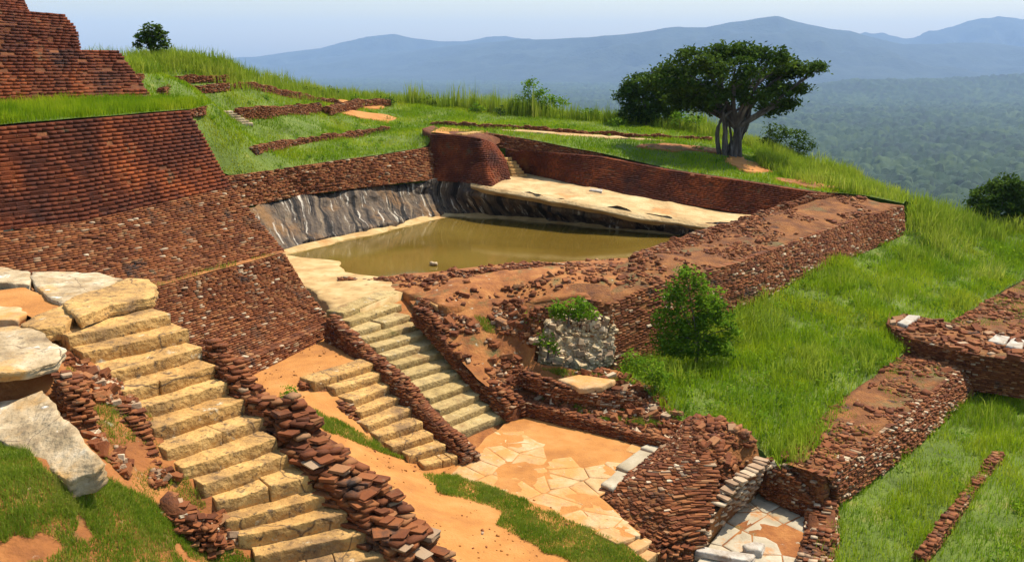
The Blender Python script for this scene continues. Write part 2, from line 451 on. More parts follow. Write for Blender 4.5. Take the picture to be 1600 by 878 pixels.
def strip(name, lines, mat, label, cat, seg=0.5, rows=8, amp=0.1, nscale=0.6, kind='structure', parent=None, power=1.0, outward=None):
    """surface lofted through several polylines of equal point count"""
    lines = [np.array(l, float) for l in lines]
    n = len(lines[0])
    ref = lines[0]
    t = [0.0]
    for i in range(n - 1):
        t.append(t[-1] + np.linalg.norm(ref[i + 1] - ref[i]))
    t = np.array(t); m = max(2, int(t[-1] / seg))
    s = np.linspace(0, t[-1], m)
    L = []
    for l in lines:
        L.append(np.c_[np.interp(s, t, l[:, 0]), np.interp(s, t, l[:, 1]), np.interp(s, t, l[:, 2])])
    L = np.array(L)
    k = (len(lines) - 1) * rows + 1
    V = np.empty((k, m, 3))
    for j in range(k):
        f = j / rows; i0 = min(int(f), len(lines) - 2); w = f - i0
        V[j] = L[i0] * (1 - w) + L[i0 + 1] * w
    P = V.reshape(-1, 3)
    nn = np.c_[fbm(P * nscale, 4, 21), fbm(P * nscale, 4, 33), fbm(P * nscale, 4, 45)]
    P = P + amp * nn * 2
    j, i = np.meshgrid(np.arange(k - 1), np.arange(m - 1), indexing='ij')
    a = (j * m + i).ravel()
    F = np.c_[a, a + 1, a + m + 1, a + m].astype(np.int32)
    o = obj(name, P, F, mat, parent, smooth=True)
    dv = np.r_[0, np.cumsum(np.linalg.norm(np.diff(V, axis=0), axis=2).mean(1))]
    uvs = np.stack([np.broadcast_to(s[None], (k, m)), np.broadcast_to(dv[:, None], (k, m))], axis=2).reshape(-1, 2)
    ul = o.data.uv_layers.new(name='UVMap')
    ul.data.foreach_set('uv', uvs[F.ravel()].ravel().astype(np.float32))
    if parent is None:
        tag(o, label, cat, kind=kind)
    return o

# ---- bricks
BOXF = np.array([(4, 5, 6, 7), (0, 1, 5, 4), (1, 2, 6, 5), (2, 3, 7, 6), (3, 0, 4, 7), (3, 2, 1, 0)], dtype=np.int32)
CORN = np.array([(-1, -1, -1), (1, -1, -1), (1, 1, -1), (-1, 1, -1), (-1, -1, 1), (1, -1, 1), (1, 1, 1), (-1, 1, 1)], float)
_BM = {}

def brick_meshes(mat, crisp=False):
    if (mat.name, crisp) in _BM:
        return _BM[(mat.name, crisp)]
    out = []
    for k in range(6):
        bm = bmesh.new()
        bmesh.ops.create_cube(bm, size=2.0)
        for v in bm.verts:
            v.co += Vector([random.uniform(-1, 1) * (0.02 if crisp else 0.16) for _ in range(3)])
        bmesh.ops.bevel(bm, geom=bm.edges[:] + bm.verts[:], offset=(0.03 if crisp else 0.12), segments=1, affect='EDGES', profile=0.5)
        for v in bm.verts:
            v.co += Vector([random.uniform(-0.04, 0.04) for _ in range(3)])
        me = bpy.data.meshes.new('brick')
        bm.to_mesh(me); bm.free()
        me.materials.append(mat)
        out.append(me)
    _BM[(mat.name, crisp)] = out
    return out

def bases(T, yaw, tilt1, tilt2):
    """orthonormal bases (n,3,3) as columns tangent, normal, up from horizontal tangents and jitters"""
    c, s = np.cos(yaw), np.sin(yaw)
    tx = T[:, 0] * c - T[:, 1] * s; ty = T[:, 0] * s + T[:, 1] * c
    t = np.c_[tx, ty, np.tan(tilt1)]
    t /= np.linalg.norm(t, axis=1)[:, None]
    nrm = np.c_[-ty, tx, np.tan(tilt2)]
    up = np.cross(t, nrm); up /= np.linalg.norm(up, axis=1)[:, None]
    nrm = np.cross(up, t)
    return np.stack([t, nrm, up], axis=2)

def place_bricks(parent, C, R, H, mat, name='brick', max_ind=300, min_px=9.0, jit=0.12, rest_name='brickwork', rest_mat=None, crisp=False):
    if len(C) == 0:
        return
    C = np.asarray(C); H = np.asarray(H)
    dist = np.linalg.norm(C, axis=1)
    px = np.sqrt(H[:, 0] * 2 * np.maximum(H[:, 2], H[:, 1] * 0.5) * 2) * FOC / dist
    order = np.argsort(-px)
    ind = [i for i in order[:max_ind] if px[i] >= min_px]
    meshes = brick_meshes(mat, crisp)
    if crisp: jit = 0.03
    pl = WORLD_LOC[parent.name]
    for i in ind:
        o = bpy.data.objects.new(name, meshes[int(rng.integers(6))])
        COL.objects.link(o)
        o.parent = parent
        m = Matrix(np.block([[R[i] * H[i][None, :], (C[i] - pl)[:, None]], [np.zeros((1, 3)), np.ones((1, 1))]]).tolist())
        o.matrix_local = m
    rest = np.setdiff1d(np.arange(len(C)), np.array(ind, int))
    if len(rest):
        n = len(rest)
        loc = CORN[None] * H[rest][:, None, :] * (1 + rng.uniform(-jit, jit, (n, 8, 3)))
        V = np.einsum('nij,nkj->nki', R[rest], loc) + C[rest][:, None, :]
        F = (BOXF[None] + (np.arange(n) * 8)[:, None, None]).reshape(-1, 4)
        o = obj(rest_name, V.reshape(-1, 3), F, rest_mat or mat, parent)
        o['kind'] = 'stuff'

def arc(poly):
    poly = np.asarray(poly, float)
    t = np.r_[0, np.cumsum(np.linalg.norm(np.diff(poly[:, :2], axis=0), axis=1))]
    return t

def at_arc(poly, t, s):
    poly = np.asarray(poly, float)
    return np.c_[np.interp(s, t, poly[:, 0]), np.interp(s, t, poly[:, 1]), np.interp(s, t, poly[:, 2])]

def brick_wall(name, levels, mat, label, bl=0.35, bh=0.12, bd=0.16, rough=0.03, miss=0.04, cat='wall', core_ext=None, cap=None, max_ind=300, min_px=9.0,
               core_mat=None, pale=None, group=None, parent=None, yawj=0.04, core_in=0.10, rough_fn=None, crisp=False, joint=0.008, hfill=0.90, ks=0.66, gapd=0.045, slope_w=0.2):
    bl, bh, bd = bl * ks, bh * ks, bd * (0.5 + 0.5 * ks)
    """levels: polylines from the foot to the crest (equal point counts); bricks laid in level courses over the face"""
    levels = [np.array(l, float) for l in levels]
    n = len(levels[0])
    t = arc(levels[len(levels) // 2]); tot = t[-1]
    def lev(f, s):
        k = len(levels) - 1
        x = f * k; i0 = np.minimum(x.astype(int), k - 1); w = x - i0
        A = np.array([at_arc(l, t, s) for l in levels])
        idx = np.arange(len(s))
        return A[i0, idx] * (1 - w)[:, None] + A[i0 + 1, idx] * w[:, None]
    mid = np.mean([l.mean(0) for l in levels], axis=0)
    Cs, Rs, Hs = [], [], []
    hs = []
    for k in range(len(levels) - 1):
        hs.append(max(1, int(round(np.mean(np.linalg.norm(levels[k + 1] - levels[k], axis=1) * slope_w + np.abs(levels[k + 1][:, 2] - levels[k][:, 2]) * (1 - slope_w)) / bh))))
    fr = []
    for k, r in enumerate(hs):
        for j in range(r):
            fr.append(((k + (j + 0.5) / r) / (len(levels) - 1), j))
    for f, j in fr:
        ln = rng.uniform(0.65, 1.4, int(tot / bl * 1.6) + 4) * bl
        e1 = np.cumsum(ln) - rng.uniform(0, bl); e0 = e1 - ln
        e0, e1 = np.clip(e0, 0, tot), np.clip(e1, 0, tot)
        ok = (e1 - e0) > 0.3 * bl
        s, ln = ((e0 + e1) / 2)[ok], (e1 - e0)[ok]
        if len(s) == 0: continue
        fa = np.full(len(s), f)
        P = lev(fa, s)
        Q0 = lev(fa, np.clip(s - 0.2, 0, tot)); Q1 = lev(fa, np.clip(s + 0.2, 0, tot))
        T = (Q1 - Q0)[:, :2]; T /= np.linalg.norm(T, axis=1)[:, None]
        N = np.c_[-T[:, 1], T[:, 0]]
        sg = np.where((N * (-P[:, :2])).sum(1) > 0, 1.0, -1.0)
        N *= sg[:, None]
        r_ = rough if rough_fn is None else rough * rough_fn(f, s / tot)
        r_ = np.broadcast_to(np.asarray(r_, float), (len(s),))
        nz = vnoise(P * 0.8, 11)
        out = rng.normal(0, 1, len(s)) * r_ + r_ * nz * 1.5
        keep = rng.uniform(0, 1, len(s)) > miss * (1 + 2.5 * np.clip(nz, 0, 1)) * np.clip(r_ / max(rough, 1e-6), 0.15, 1.6)
        zc = P[:, 2] + rng.normal(0, 0.12, len(s)) * r_
        C = np.c_[P[:, :2] + N * (out - bd * 0.5 + 0.02)[:, None], zc]
        R = bases(T, rng.normal(0, yawj, len(s)), rng.normal(0, 0.4, len(s)) * r_ * 2, rng.normal(0, 0.4, len(s)) * r_ * 2)
        H = np.c_[ln / 2 - joint, np.full(len(s), bd), np.full(len(s), bh / 2 * hfill) * (1 + rng.uniform(-0.15, 0.06, len(s)) * (0.2 if crisp else 1.0))]
        Cs.append(C[keep]); Rs.append(R[keep]); Hs.append(H[keep])
    C, R, H = np.concatenate(Cs), np.concatenate(Rs), np.concatenate(Hs)
    # core behind the bricks
    ext = [] if core_ext is None else core_ext
    m = max(3, int(tot / 0.6)); s = np.linspace(0, tot, m)
    rows = []
    kk = (len(levels) - 1) * 5 + 1
    for j in range(kk):
        fa = np.full(m, j / (kk - 1))
        P = lev(fa, s)
        Q0 = lev(fa, np.clip(s - 0.2, 0, tot)); Q1 = lev(fa, np.clip(s + 0.2, 0, tot))
        T = (Q1 - Q0)[:, :2]; T /= np.linalg.norm(T, axis=1)[:, None]
        N = np.c_[-T[:, 1], T[:, 0]]
        N *= np.where((N * (-P[:, :2])).sum(1) > 0, 1.0, -1.0)[:, None]
        P = P + np.c_[N, np.zeros(m)] * (0.5 * bd + 0.02 - gapd)
        P[:, 2] -= 0.03 * (j / (kk - 1))
        row = P
        for (off, where) in ext:
            o_ = np.array(off, float)
            if where == 'start': row = np.r_[[row[0] + o_], row]
            else: row = np.r_[row, [row[-1] + o_]]
        rows.append(row)
    if cap is not None:
        rows.append(rows[-1] + np.array(cap, float) * 0.5)
        rows.append(rows[-2] + np.array(cap, float))
    V = np.array(rows); k_, m_ = V.shape[:2]
    Vf = V.reshape(-1, 3)
    jj, ii = np.meshgrid(np.arange(k_ - 1), np.arange(m_ - 1), indexing='ij')
    a = (jj * m_ + ii).ravel()
    F = np.c_[a, a + 1, a + m_ + 1, a + m_].astype(np.int32)
    core = obj(name, Vf, F, core_mat or M['core'], parent, smooth=True)
    if parent is None:
        tag(core, label, cat, group, 'thing')
    if pale is not None:
        pm, prob = pale
        pn = fbm(C * 0.9, 3, 77)
        sel = rng.uniform(0, 1, len(C)) < prob * np.clip(0.5 + 3.0 * pn, 0.0, 3.0)
        sel &= rough_fn(0.0, 0.0) is not None if rough_fn else True
        if rough_fn is not None:
            # pale stones only where the facing is worn
            zr = (C[:, 2] - C[:, 2].min()) / (np.ptp(C[:, 2]) + 1e-6)
            sel &= np.array([np.mean(rough_fn(z_, 0.5)) for z_ in zr]) > 0.5
        place_bricks(core, C[sel], R[sel], H[sel] * [0.8, 1.08, 1.0], pm, name='stone', max_ind=60, min_px=min_px, rest_name='pale_stones')
        C, R, H = C[~sel], R[~sel], H[~sel]
    place_bricks(core, C, R, H, mat, max_ind=max_ind, min_px=min_px, crisp=crisp)
    return core

def rubble_wall(name, path, th, height, mat, label, bl=0.3, bh=0.1, bd=0.2, cat='wall', max_ind=300, min_px=9.0, ragged=0.15, core_mat=None, pale=None, group=None, parent=None, fill_top=True, batter=0.15, z0=None, jitter=0.6, ks=0.5):
    bl, bh, bd = bl * ks, bh * ks, bd * (0.5 + 0.5 * ks)
    """free-standing wall of piled bricks along a path (path z = crest)"""
    path = np.array(path, float)
    t = arc(path); tot = t[-1]
    height = np.broadcast_to(np.asarray(height, float), (len(path),))
    th = np.broadcast_to(np.asarray(th, float), (len(path),))
    Cs, Rs, Hs = [], [], []
    zmin = (path[:, 2] - height).min(); zmax = path[:, 2].max() + ragged
    z = zmin
    while z < zmax:
        nl = max(2, int(round(th.max() / bd)))
        for q in range(nl):
            ln = rng.uniform(0.6, 1.5, int(tot / bl * 1.8) + 4) * bl
            s = np.cumsum(ln) - ln / 2 - rng.uniform(0, bl)
            ok = (s > -0.05) & (s < tot + 0.05)
            s, ln = s[ok], ln[ok]
            if not len(s): continue
            P = at_arc(path, t, s)
            top = P[:, 2] + ragged * (vnoise(np.c_[P[:, :2] * 1.7, np.full(len(s), 3.0)], 8) + 0.5 * vnoise(np.c_[P[:, :2] * 4.1, np.full(len(s), q)], 4))
            base = P[:, 2] - np.interp(s, t, height)
            tl = np.interp(s, t, th)
            x = (q + 0.5) / nl * 2 - 1
            depth_below = top - z
            lat = x * (tl / 2 - bd * 0.3) + np.sign(x) * batter * np.clip(depth_below, 0, 3)
            top = top - np.abs(x) * ragged * 0.6
            keep = (z < top) & (z >= base - bh)
            inner = abs(x) < 1 - 1.5 / nl if nl > 2 else False
            if inner:
                keep &= (top - z) < bh * 1.9
            endcap = (s < bl) | (s > tot - bl)
            T = (at_arc(path, t, np.clip(s + 0.15, 0, tot)) - at_arc(path, t, np.clip(s - 0.15, 0, tot)))[:, :2]
            T /= np.linalg.norm(T, axis=1)[:, None] + 1e-9
            N = np.c_[-T[:, 1], T[:, 0]]
            nearcrest = np.clip(1 - (top - z) / (3 * bh), 0, 1)
            C = np.c_[P[:, :2] + N * (lat + rng.normal(0, 0.035, len(s)) * jitter)[:, None], z + bh / 2 + rng.normal(0, 0.012, len(s))]
            R = bases(T, rng.normal(0, 0.12, len(s)) * jitter + nearcrest * rng.normal(0, 0.25, len(s)) * jitter, rng.normal(0, 0.06, len(s)) * jitter, rng.normal(0, 0.07, len(s)) * jitter)
            H = np.c_[ln / 2 * 0.97, np.full(len(s), bd * 0.62) * rng.uniform(0.8, 1.2, len(s)), np.full(len(s), bh / 2) * rng.uniform(0.8, 1.15, len(s))]
            Cs.append(C[keep]); Rs.append(R[keep]); Hs.append(H[keep])
        z += bh
    C, R, H = np.concatenate(Cs), np.concatenate(Rs), np.concatenate(Hs)
    m = max(3, int(tot / 0.3)); s = np.linspace(0, tot, m)
    P = at_arc(path, t, s); hh = np.interp(s, t, height); tt = np.interp(s, t, th)
    T = (at_arc(path, t, np.clip(s + 0.15, 0, tot)) - at_arc(path, t, np.clip(s - 0.15, 0, tot)))[:, :2]
    T /= np.linalg.norm(T, axis=1)[:, None] + 1e-9
    N = np.c_[-T[:, 1], T[:, 0], np.zeros(m)]
    nl0 = max(2, int(round(th.max() / bd)))
    inn = np.maximum((1 - 1.0 / nl0) * (tt / 2 - bd * 0.3) + bd * 0.62 - 0.05, 0.05)[:, None]
    zt = np.c_[np.zeros((m, 2)), np.full(m, 1.0)]
    low = -(hh + 0.1)[:, None] * zt
    crest = -(ragged * 0.55 + bh * 0.5) * zt
    bt = (batter * hh)[:, None]
    rows = [P + N * (inn + bt) + low, P + N * inn + crest, P - N * inn + crest, P - N * (inn + bt) + low]
    V = np.concatenate(rows)
    Fs = []
    for j in range(3):
        a = np.arange(m - 1) + j * m
        Fs.append(np.c_[a, a + 1, a + m + 1, a + m])
    Fs.append(np.array([[0, m, 2 * m, 3 * m], [m - 1, 4 * m - 1, 3 * m - 1, 2 * m - 1]]))
    core = obj(name, V, np.concatenate(Fs).astype(np.int32), core_mat or M['core'], parent)
    if parent is None:
        tag(core, label, cat, group, 'thing')
    if pale is not None:
        pm, prob = pale
        sel = rng.uniform(0, 1, len(C)) < prob * np.clip(0.4 + 3.0 * fbm(C * 0.9, 3, 71), 0, 3)
        place_bricks(core, C[sel], R[sel], H[sel], pm, name='stone', max_ind=60, min_px=min_px, rest_name='pale_stones')
        C, R, H = C[~sel], R[~sel], H[~sel]
    place_bricks(core, C, R, H, mat, max_ind=max_ind, min_px=min_px)
    return core

def scatter_bricks(parent, P, size, mat, flat=0.5, max_ind=200, min_px=9.0, name='brick', rest_name='loose_bricks', aligned=None):
    n = len(P)
    if aligned is None:
        a = rng.uniform(0, 2 * math.pi, n)
    else:
        a = np.full(n, aligned) + rng.normal(0, 0.35, n)
    T = np.c_[np.cos(a), np.sin(a)]
    R = bases(T, np.zeros(n), rng.normal(0, 0.35, n) * flat, rng.normal(0, 0.35, n) * flat)
    k = np.clip(rng.lognormal(-0.25, 0.45, n), 0.3, 2.2)[:, None]
    H = np.array(size)[None] / 2 * k * rng.uniform(0.75, 1.25, (n, 3))
    C = P + np.c_[np.zeros((n, 2)), H[:, 2] * 0.5]
    place_bricks(parent, C, R, H, mat, name=name, max_ind=max_ind, min_px=min_px, rest_name=rest_name)

def sample_patch(key, n, mask=None):
    V, F, ev = PATCH[key]
    a, b, c = V[F[:, 0]], V[F[:, 1]], V[F[:, 2]]
    ar = np.linalg.norm(np.cross(b - a, c - a), axis=1) / 2
    i = rng.choice(len(F), n, p=ar / ar.sum())
    u, v = rng.uniform(0, 1, n), rng.uniform(0, 1, n)
    f = u + v > 1
    u[f], v[f] = 1 - u[f], 1 - v[f]
    P = a[i] + (b[i] - a[i]) * u[:, None] + (c[i] - a[i]) * v[:, None]
    if mask is not None:
        P = P[mask(P)]
    return P

def patch_area(key):
    V, F, ev = PATCH[key]
    a, b, c = V[F[:, 0]], V[F[:, 1]], V[F[:, 2]]
    return np.linalg.norm(np.cross(b - a, c - a), axis=1).sum() / 2

def rough_box(c, ax, half, r, segs=(6, 1, 1), amp=0.02, nscale=2.5, seed=0, wear=0.0):
    """rounded, worn block: c centre, ax 3x3 rows axes"""
    half = np.array(half, float); r = min(r, half.min() * 0.8)
    def samp(h, k):
        inn = np.linspace(-(h - r), h - r, k + 1)
        return np.r_[-h, inn, h]
    S = [samp(half[i], segs[i]) for i in range(3)]
    n = [len(s) for s in S]
    idx = {}; V = []; F = []
    def vid(i, j, k):
        key = (i, j, k)
        if key not in idx:
            idx[key] = len(V); V.append((S[0][i], S[1][j], S[2][k]))
        return idx[key]
    for (a, b, d) in ((0, 1, 2), (1, 2, 0), (2, 0, 1)):
        for side in (0, n[d] - 1):
            for i in range(n[a] - 1):
                for j in range(n[b] - 1):
                    q = []
                    for (x, y) in ((i, j), (i + 1, j), (i + 1, j + 1), (i, j + 1)):
                        t = [0, 0, 0]; t[a] = x; t[b] = y; t[d] = side
                        q.append(vid(*t))
                    F.append(q if side else q[::-1])
    V = np.array(V)
    q = np.clip(V, -(half - r), half - r)
    dv = V - q; ln = np.linalg.norm(dv, axis=1)[:, None]
    V = np.where(ln > 1e-9, q + dv / np.maximum(ln, 1e-9) * r, V)
    if wear:
        top_ = V[:, 2] > half[2] * 0.5
        V[top_, 2] -= wear * np.clip(1 - (V[top_, 0] / half[0]) ** 2, 0, 1) * (0.4 + 0.6 * (V[top_, 1] < 0))
    W = V @ np.array(ax, float) + np.array(c, float)
    W = W + amp * np.c_[fbm(W * nscale, 3, seed + 1), fbm(W * nscale, 3, seed + 2), fbm(W * nscale, 3, seed + 3)] * 2
    if wear:
        chip = np.clip(vnoise(W * 6.3, seed + 7) - 0.35, 0, 1)
        W = W - chip[:, None] * np.array([0, 0, 0.045]) * (V[:, 2] > 0)[:, None]
    return W, np.array(F, dtype=np.int32)

def staircase(name, steps, mat, label, tread, riser, cat='staircase', split=0.5, amp=0.02, over=0.25, r=0.035, seg=7, back_hint=None, part='step'):
    """steps: list of (left_end, right_end) of the front top edge, highest first; blocks run back under the next step up"""
    L0 = np.array(steps[0][0]); Rl = np.array(steps[-1][1])
    zmin = min(s[0][2] for s in steps) - riser - 0.05
    c = (np.array(steps[0][0]) + np.array(steps[-1][1])) / 2
    root = tag(empty(name, (c[0], c[1], zmin)), label, cat)
    for k, (l, rr) in enumerate(steps):
        l = np.array(l, float); rr = np.array(rr, float)
        e = rr - l; e[2] = 0; w = np.linalg.norm(e); e /= w
        bk = np.array([-e[1], e[0], 0.0])
        if back_hint is not None and np.dot(bk, back_hint) < 0:
            bk = -bk
        up = np.array([0, 0, 1.0])
        cuts = [0.0, 1.0]
        if random.random() < split:
            cuts = [0.0, random.uniform(0.3, 0.7), 1.0]
            if random.random() < 0.3: cuts = sorted(cuts + [random.uniform(0.15, 0.85)])
        for a, b in zip(cuts[:-1], cuts[1:]):
            if b - a < 0.12: continue
            gap = 0.012
            ww = (b - a) * w - gap
            dz = random.uniform(-0.015, 0.012); df = random.uniform(-0.02, 0.02)
            dep = tread + over; hh = riser + 0.12
            cc = l + e * (a + b) / 2 * w + bk * (dep / 2 + df)
            cc[2] = l[2] * (1 - (a + b) / 2) + rr[2] * (a + b) / 2 - hh / 2 + dz
            yaw = random.gauss(0, 0.012)
            e2 = e * math.cos(yaw) + bk * math.sin(yaw); b2 = -e * math.sin(yaw) + bk * math.cos(yaw)
            V, F = rough_box(cc, [e2, b2, up], (ww / 2, dep / 2, hh / 2), r, (max(2, int(seg * (b - a) + 0.5)), 3, 2), amp, 3.1, seed=k * 5, wear=0.018)
            if np.dot(np.cross(e2, b2), up) < 0: F = F[:, ::-1]
            obj(part, V, F, mat, root, smooth=False)
    return root

def slab(name, outline, thick, mat, parent=None, label=None, cat=None, bevel=0.05, amp=0.03, step=0.25, wig=0.05, kind=None, nscale=1.2, seed=0, group=None, strata=0.02):
    """irregular stone slab: outline of 3-D points on its upper side"""
    B = densify(outline, step)
    cen = B.mean(0)
    rad = (B - cen) * [1, 1, 0]
    rad /= np.linalg.norm(rad, axis=1)[:, None] + 1e-9
    wv = wig * (vnoise(B * 1.6, 31 + seed) + 0.7 * vnoise(B * 4.7, 32 + seed) + 0.35 * vnoise(B * 11.0, 33 + seed))
    B = B + rad * wv[:, None]
    n = len(B)
    dn = np.array([0, 0, 1.0])
    rings = []
    nlay = max(2, int(thick / 0.09))
    for q in range(nlay):
        o0 = strata * vnoise(B * 2.2 + 7.1 * q, 41 + seed)
        z0_, z1_ = thick * (1 - q / nlay), thick * (1 - (q + 0.8) / nlay)
        rings.append(B - dn * z0_ + rad * (o0 - strata * 0.6)[:, None])
        if q < nlay - 1: rings.append(B - dn * z1_ + rad * o0[:, None])
    rings += [B - dn * bevel, B - rad * bevel]
    for f in (0.8, 0.55, 0.3):
        rings.append(cen + (B - rad * bevel - cen) * f)
    V = np.concatenate(rings + [cen[None]])
    nz = fbm(V * nscale, 4, 50 + seed)
    V[:, 2] += amp * 2 * nz
    V[:, :2] += amp * np.c_[fbm(V * nscale * 2, 3, 60 + seed), fbm(V * nscale * 2, 3, 61 + seed)]
    F = []
    for j in range(len(rings) - 1):
        for i in range(n):
            i2 = (i + 1) % n
            F.append((j * n + i, j * n + i2, (j + 1) * n + i2, (j + 1) * n + i))
    j = len(rings) - 1
    for i in range(n):
        F.append((j * n + i, j * n + (i + 1) % n, len(V) - 1))
    ar = 0.5 * np.sum(B[:, 0] * np.roll(B[:, 1], -1) - B[:, 1] * np.roll(B[:, 0], -1))
    if ar < 0: F = [f[::-1] for f in F]
    o = obj(name, V, F, mat, parent)
    if label: tag(o, label, cat, group, kind=kind)
    return o

def clip_half(poly, p, nrm):
    out = []
    for i in range(len(poly)):
        a, b = poly[i], poly[(i + 1) % len(poly)]
        da, db = np.dot(a - p, nrm), np.dot(b - p, nrm)
        if da <= 0: out.append(a)
        if da * db < 0:
            out.append(a + (b - a) * da / (da - db))
    return out

def flagstones(parent, poly, key, cell, mat, gap=0.03, thick=0.12, keepfn=None, lift=0.03, seed=1, aspect=(1.0, 1.0), ang=0.0):
    r = np.random.default_rng(seed)
    P = np.array([p[:2] for p in poly], float)
    ca, sa = math.cos(ang), math.sin(ang)
    Rm = np.array([[ca, -sa], [sa, ca]])
    Q = P @ Rm
    lo, hi = Q.min(0), Q.max(0)
    S = []
    y = lo[1]
    while y < hi[1]:
        x = lo[0]
        while x < hi[0]:
            S.append((x + r.uniform(0.15, 0.85) * cell * aspect[0], y + r.uniform(0.15, 0.85) * cell * aspect[1]))
            x += cell * aspect[0]
        y += cell * aspect[1]
    S = np.array(S)
    S = S[inpoly(S, Q)]
    ev = PATCH[key][2]
    for i, s in enumerate(S):
        c = [q.copy() for q in Q]
        d = np.linalg.norm(S - s, axis=1)
        for j in np.argsort(d)[1:14]:
            nn = S[j] - s; L = np.linalg.norm(nn); nn = nn / L
            c = clip_half(c, s + nn * (L / 2 - gap / 2), nn)
            if len(c) < 3: break
        if len(c) < 3: continue
        c = np.array(c) @ Rm.T
        cen = c.mean(0)
        if keepfn is not None and not keepfn(cen): continue
        z = ev(cen[None])[0] + lift + r.uniform(-0.015, 0.02)
        slab('flagstone', [(q[0], q[1], ev(np.array([q]))[0] + lift + r.uniform(-0.01, 0.01)) for q in c], thick, mat, parent, bevel=0.02, amp=0.008, step=0.45, wig=0.02, seed=i)

# ---- vegetation
def blades(P, h, w, lean=0.35, droop=0.35):
    n = len(P)
    a = rng.uniform(0, 2 * math.pi, n)
    side = np.c_[np.cos(a), np.sin(a), np.zeros(n)]
    b = rng.uniform(0, 2 * math.pi, n)
    ln = np.abs(rng.normal(0, lean, n))
    out = np.c_[np.cos(b), np.sin(b), np.zeros(n)] * ln[:, None]
    up = np.array([0, 0, 1.0])
    h = np.broadcast_to(h, (n,))[:, None]; w = np.broadcast_to(w, (n,))[:, None]
    v0 = P - side * w / 2 - up * 0.02; v1 = P + side * w / 2 - up * 0.02
    mid = P + up * h * 0.55 + out * h * 0.4
    tip = P + up * h * (1 - droop * ln[:, None]) + out * h * 1.1
    v2 = mid + side * w * 0.4; v3 = mid - side * w * 0.4
    V = np.stack([v0, v1, v2, v3, tip], axis=1).reshape(-1, 3)
    base = np.arange(n) * 5
    Q = np.c_[base, base + 1, base + 2, base + 3]
    T = np.c_[base + 3, base + 2, base + 4]
    return V, [Q.astype(np.int32), T.astype(np.int32)]

def grass(key, density, h, w, mat, label, mask=None, lean=0.35, clump=1.2, hvar=0.6, tint_noise=0.25, pts=None, name='grass', cat='grass', min_h=0.35):
    P = sample_patch(key, int(patch_area(key) * density), mask) if pts is None else pts
    nz = fbm(P * clump, 3, 91)
    nz2 = fbm(P * clump * 0.3, 3, 95)
    dens = rng.uniform(0, 1, len(P)) < np.clip(0.75 + nz * 1.2, 0.25, 1)
    P, nz, nz2 = P[dens], nz[dens], nz2[dens]
    hh = h * np.clip(1 + hvar * nz * 2 + hvar * nz2 * 1.2, min_h, 2.2) * rng.uniform(0.6, 1.25, len(P))
    V, F = blades(P, hh, w * rng.uniform(0.7, 1.3, len(P)), lean)
    tn = np.clip(rng.normal(0.45, 0.22, len(P)) + tint_noise * nz2 * 2, 0, 1)
    o = obj(name, V, F, M[mat] if isinstance(mat, str) else mat, tint=np.r_[tn, tn])
    tag(o, label, cat, kind='stuff')
    return o

def tube(pts, rad, sides=7):
    pts = np.array(pts, float); n = len(pts)
    V = []
    for i in range(n):
        d = pts[min(i + 1, n - 1)] - pts[max(i - 1, 0)]
        d /= np.linalg.norm(d) + 1e-9
        a = np.cross(d, [0, 0, 1.0]) if abs(d[2]) < 0.9 else np.cross(d, [1.0, 0, 0])
        a /= np.linalg.norm(a); b = np.cross(d, a)
        for k in range(sides):
            t = 2 * math.pi * k / sides
            V.append(pts[i] + rad[i] * (math.cos(t) * a + math.sin(t) * b))
    F = []
    for i in range(n - 1):
        for k in range(sides):
            k2 = (k + 1) % sides
            F.append((i * sides + k, i * sides + k2, (i + 1) * sides + k2, (i + 1) * sides + k))
    return np.array(V), F

def bend(a, b, n=6, sag=0.15, seed=None):
    a, b = np.array(a, float), np.array(b, float)
    L = np.linalg.norm(b - a)
    off = rng.normal(0, 1, 3) * sag * L * 0.5
    t = np.linspace(0, 1, n)[:, None]
    p = a + (b - a) * t + off * np.sin(t * math.pi)
    p[:, 2] += 0.10 * L * np.sin(t[:, 0] * math.pi)
    return p

def join(parts):
    V = []; F = []; o = 0
    for v, f in parts:
        V.append(v); F += [tuple(int(i) + o for i in q) for q in f]; o += len(v)
    return np.concatenate(V), F

def leaves(C, size, flatness=0.5):
    n = len(C)
    nrm = rng.normal(0, 1, (n, 3)); nrm[:, 2] = np.abs(nrm[:, 2]) + flatness
    nrm /= np.linalg.norm(nrm, axis=1)[:, None]
    a = np.cross(nrm, rng.normal(0, 1, (n, 3))); a /= np.linalg.norm(a, axis=1)[:, None]
    b = np.cross(nrm, a)
    s = (size * rng.uniform(0.6, 1.4, n))[:, None]
    V = np.stack([C - a * s, C + b * s * 0.5 + nrm * s * 0.1, C + a * s, C - b * s * 0.5 + nrm * s * 0.1], axis=1).reshape(-1, 3)
    F = (np.arange(n)[:, None] * 4 + np.arange(4)[None]).astype(np.int32)
    return V, F

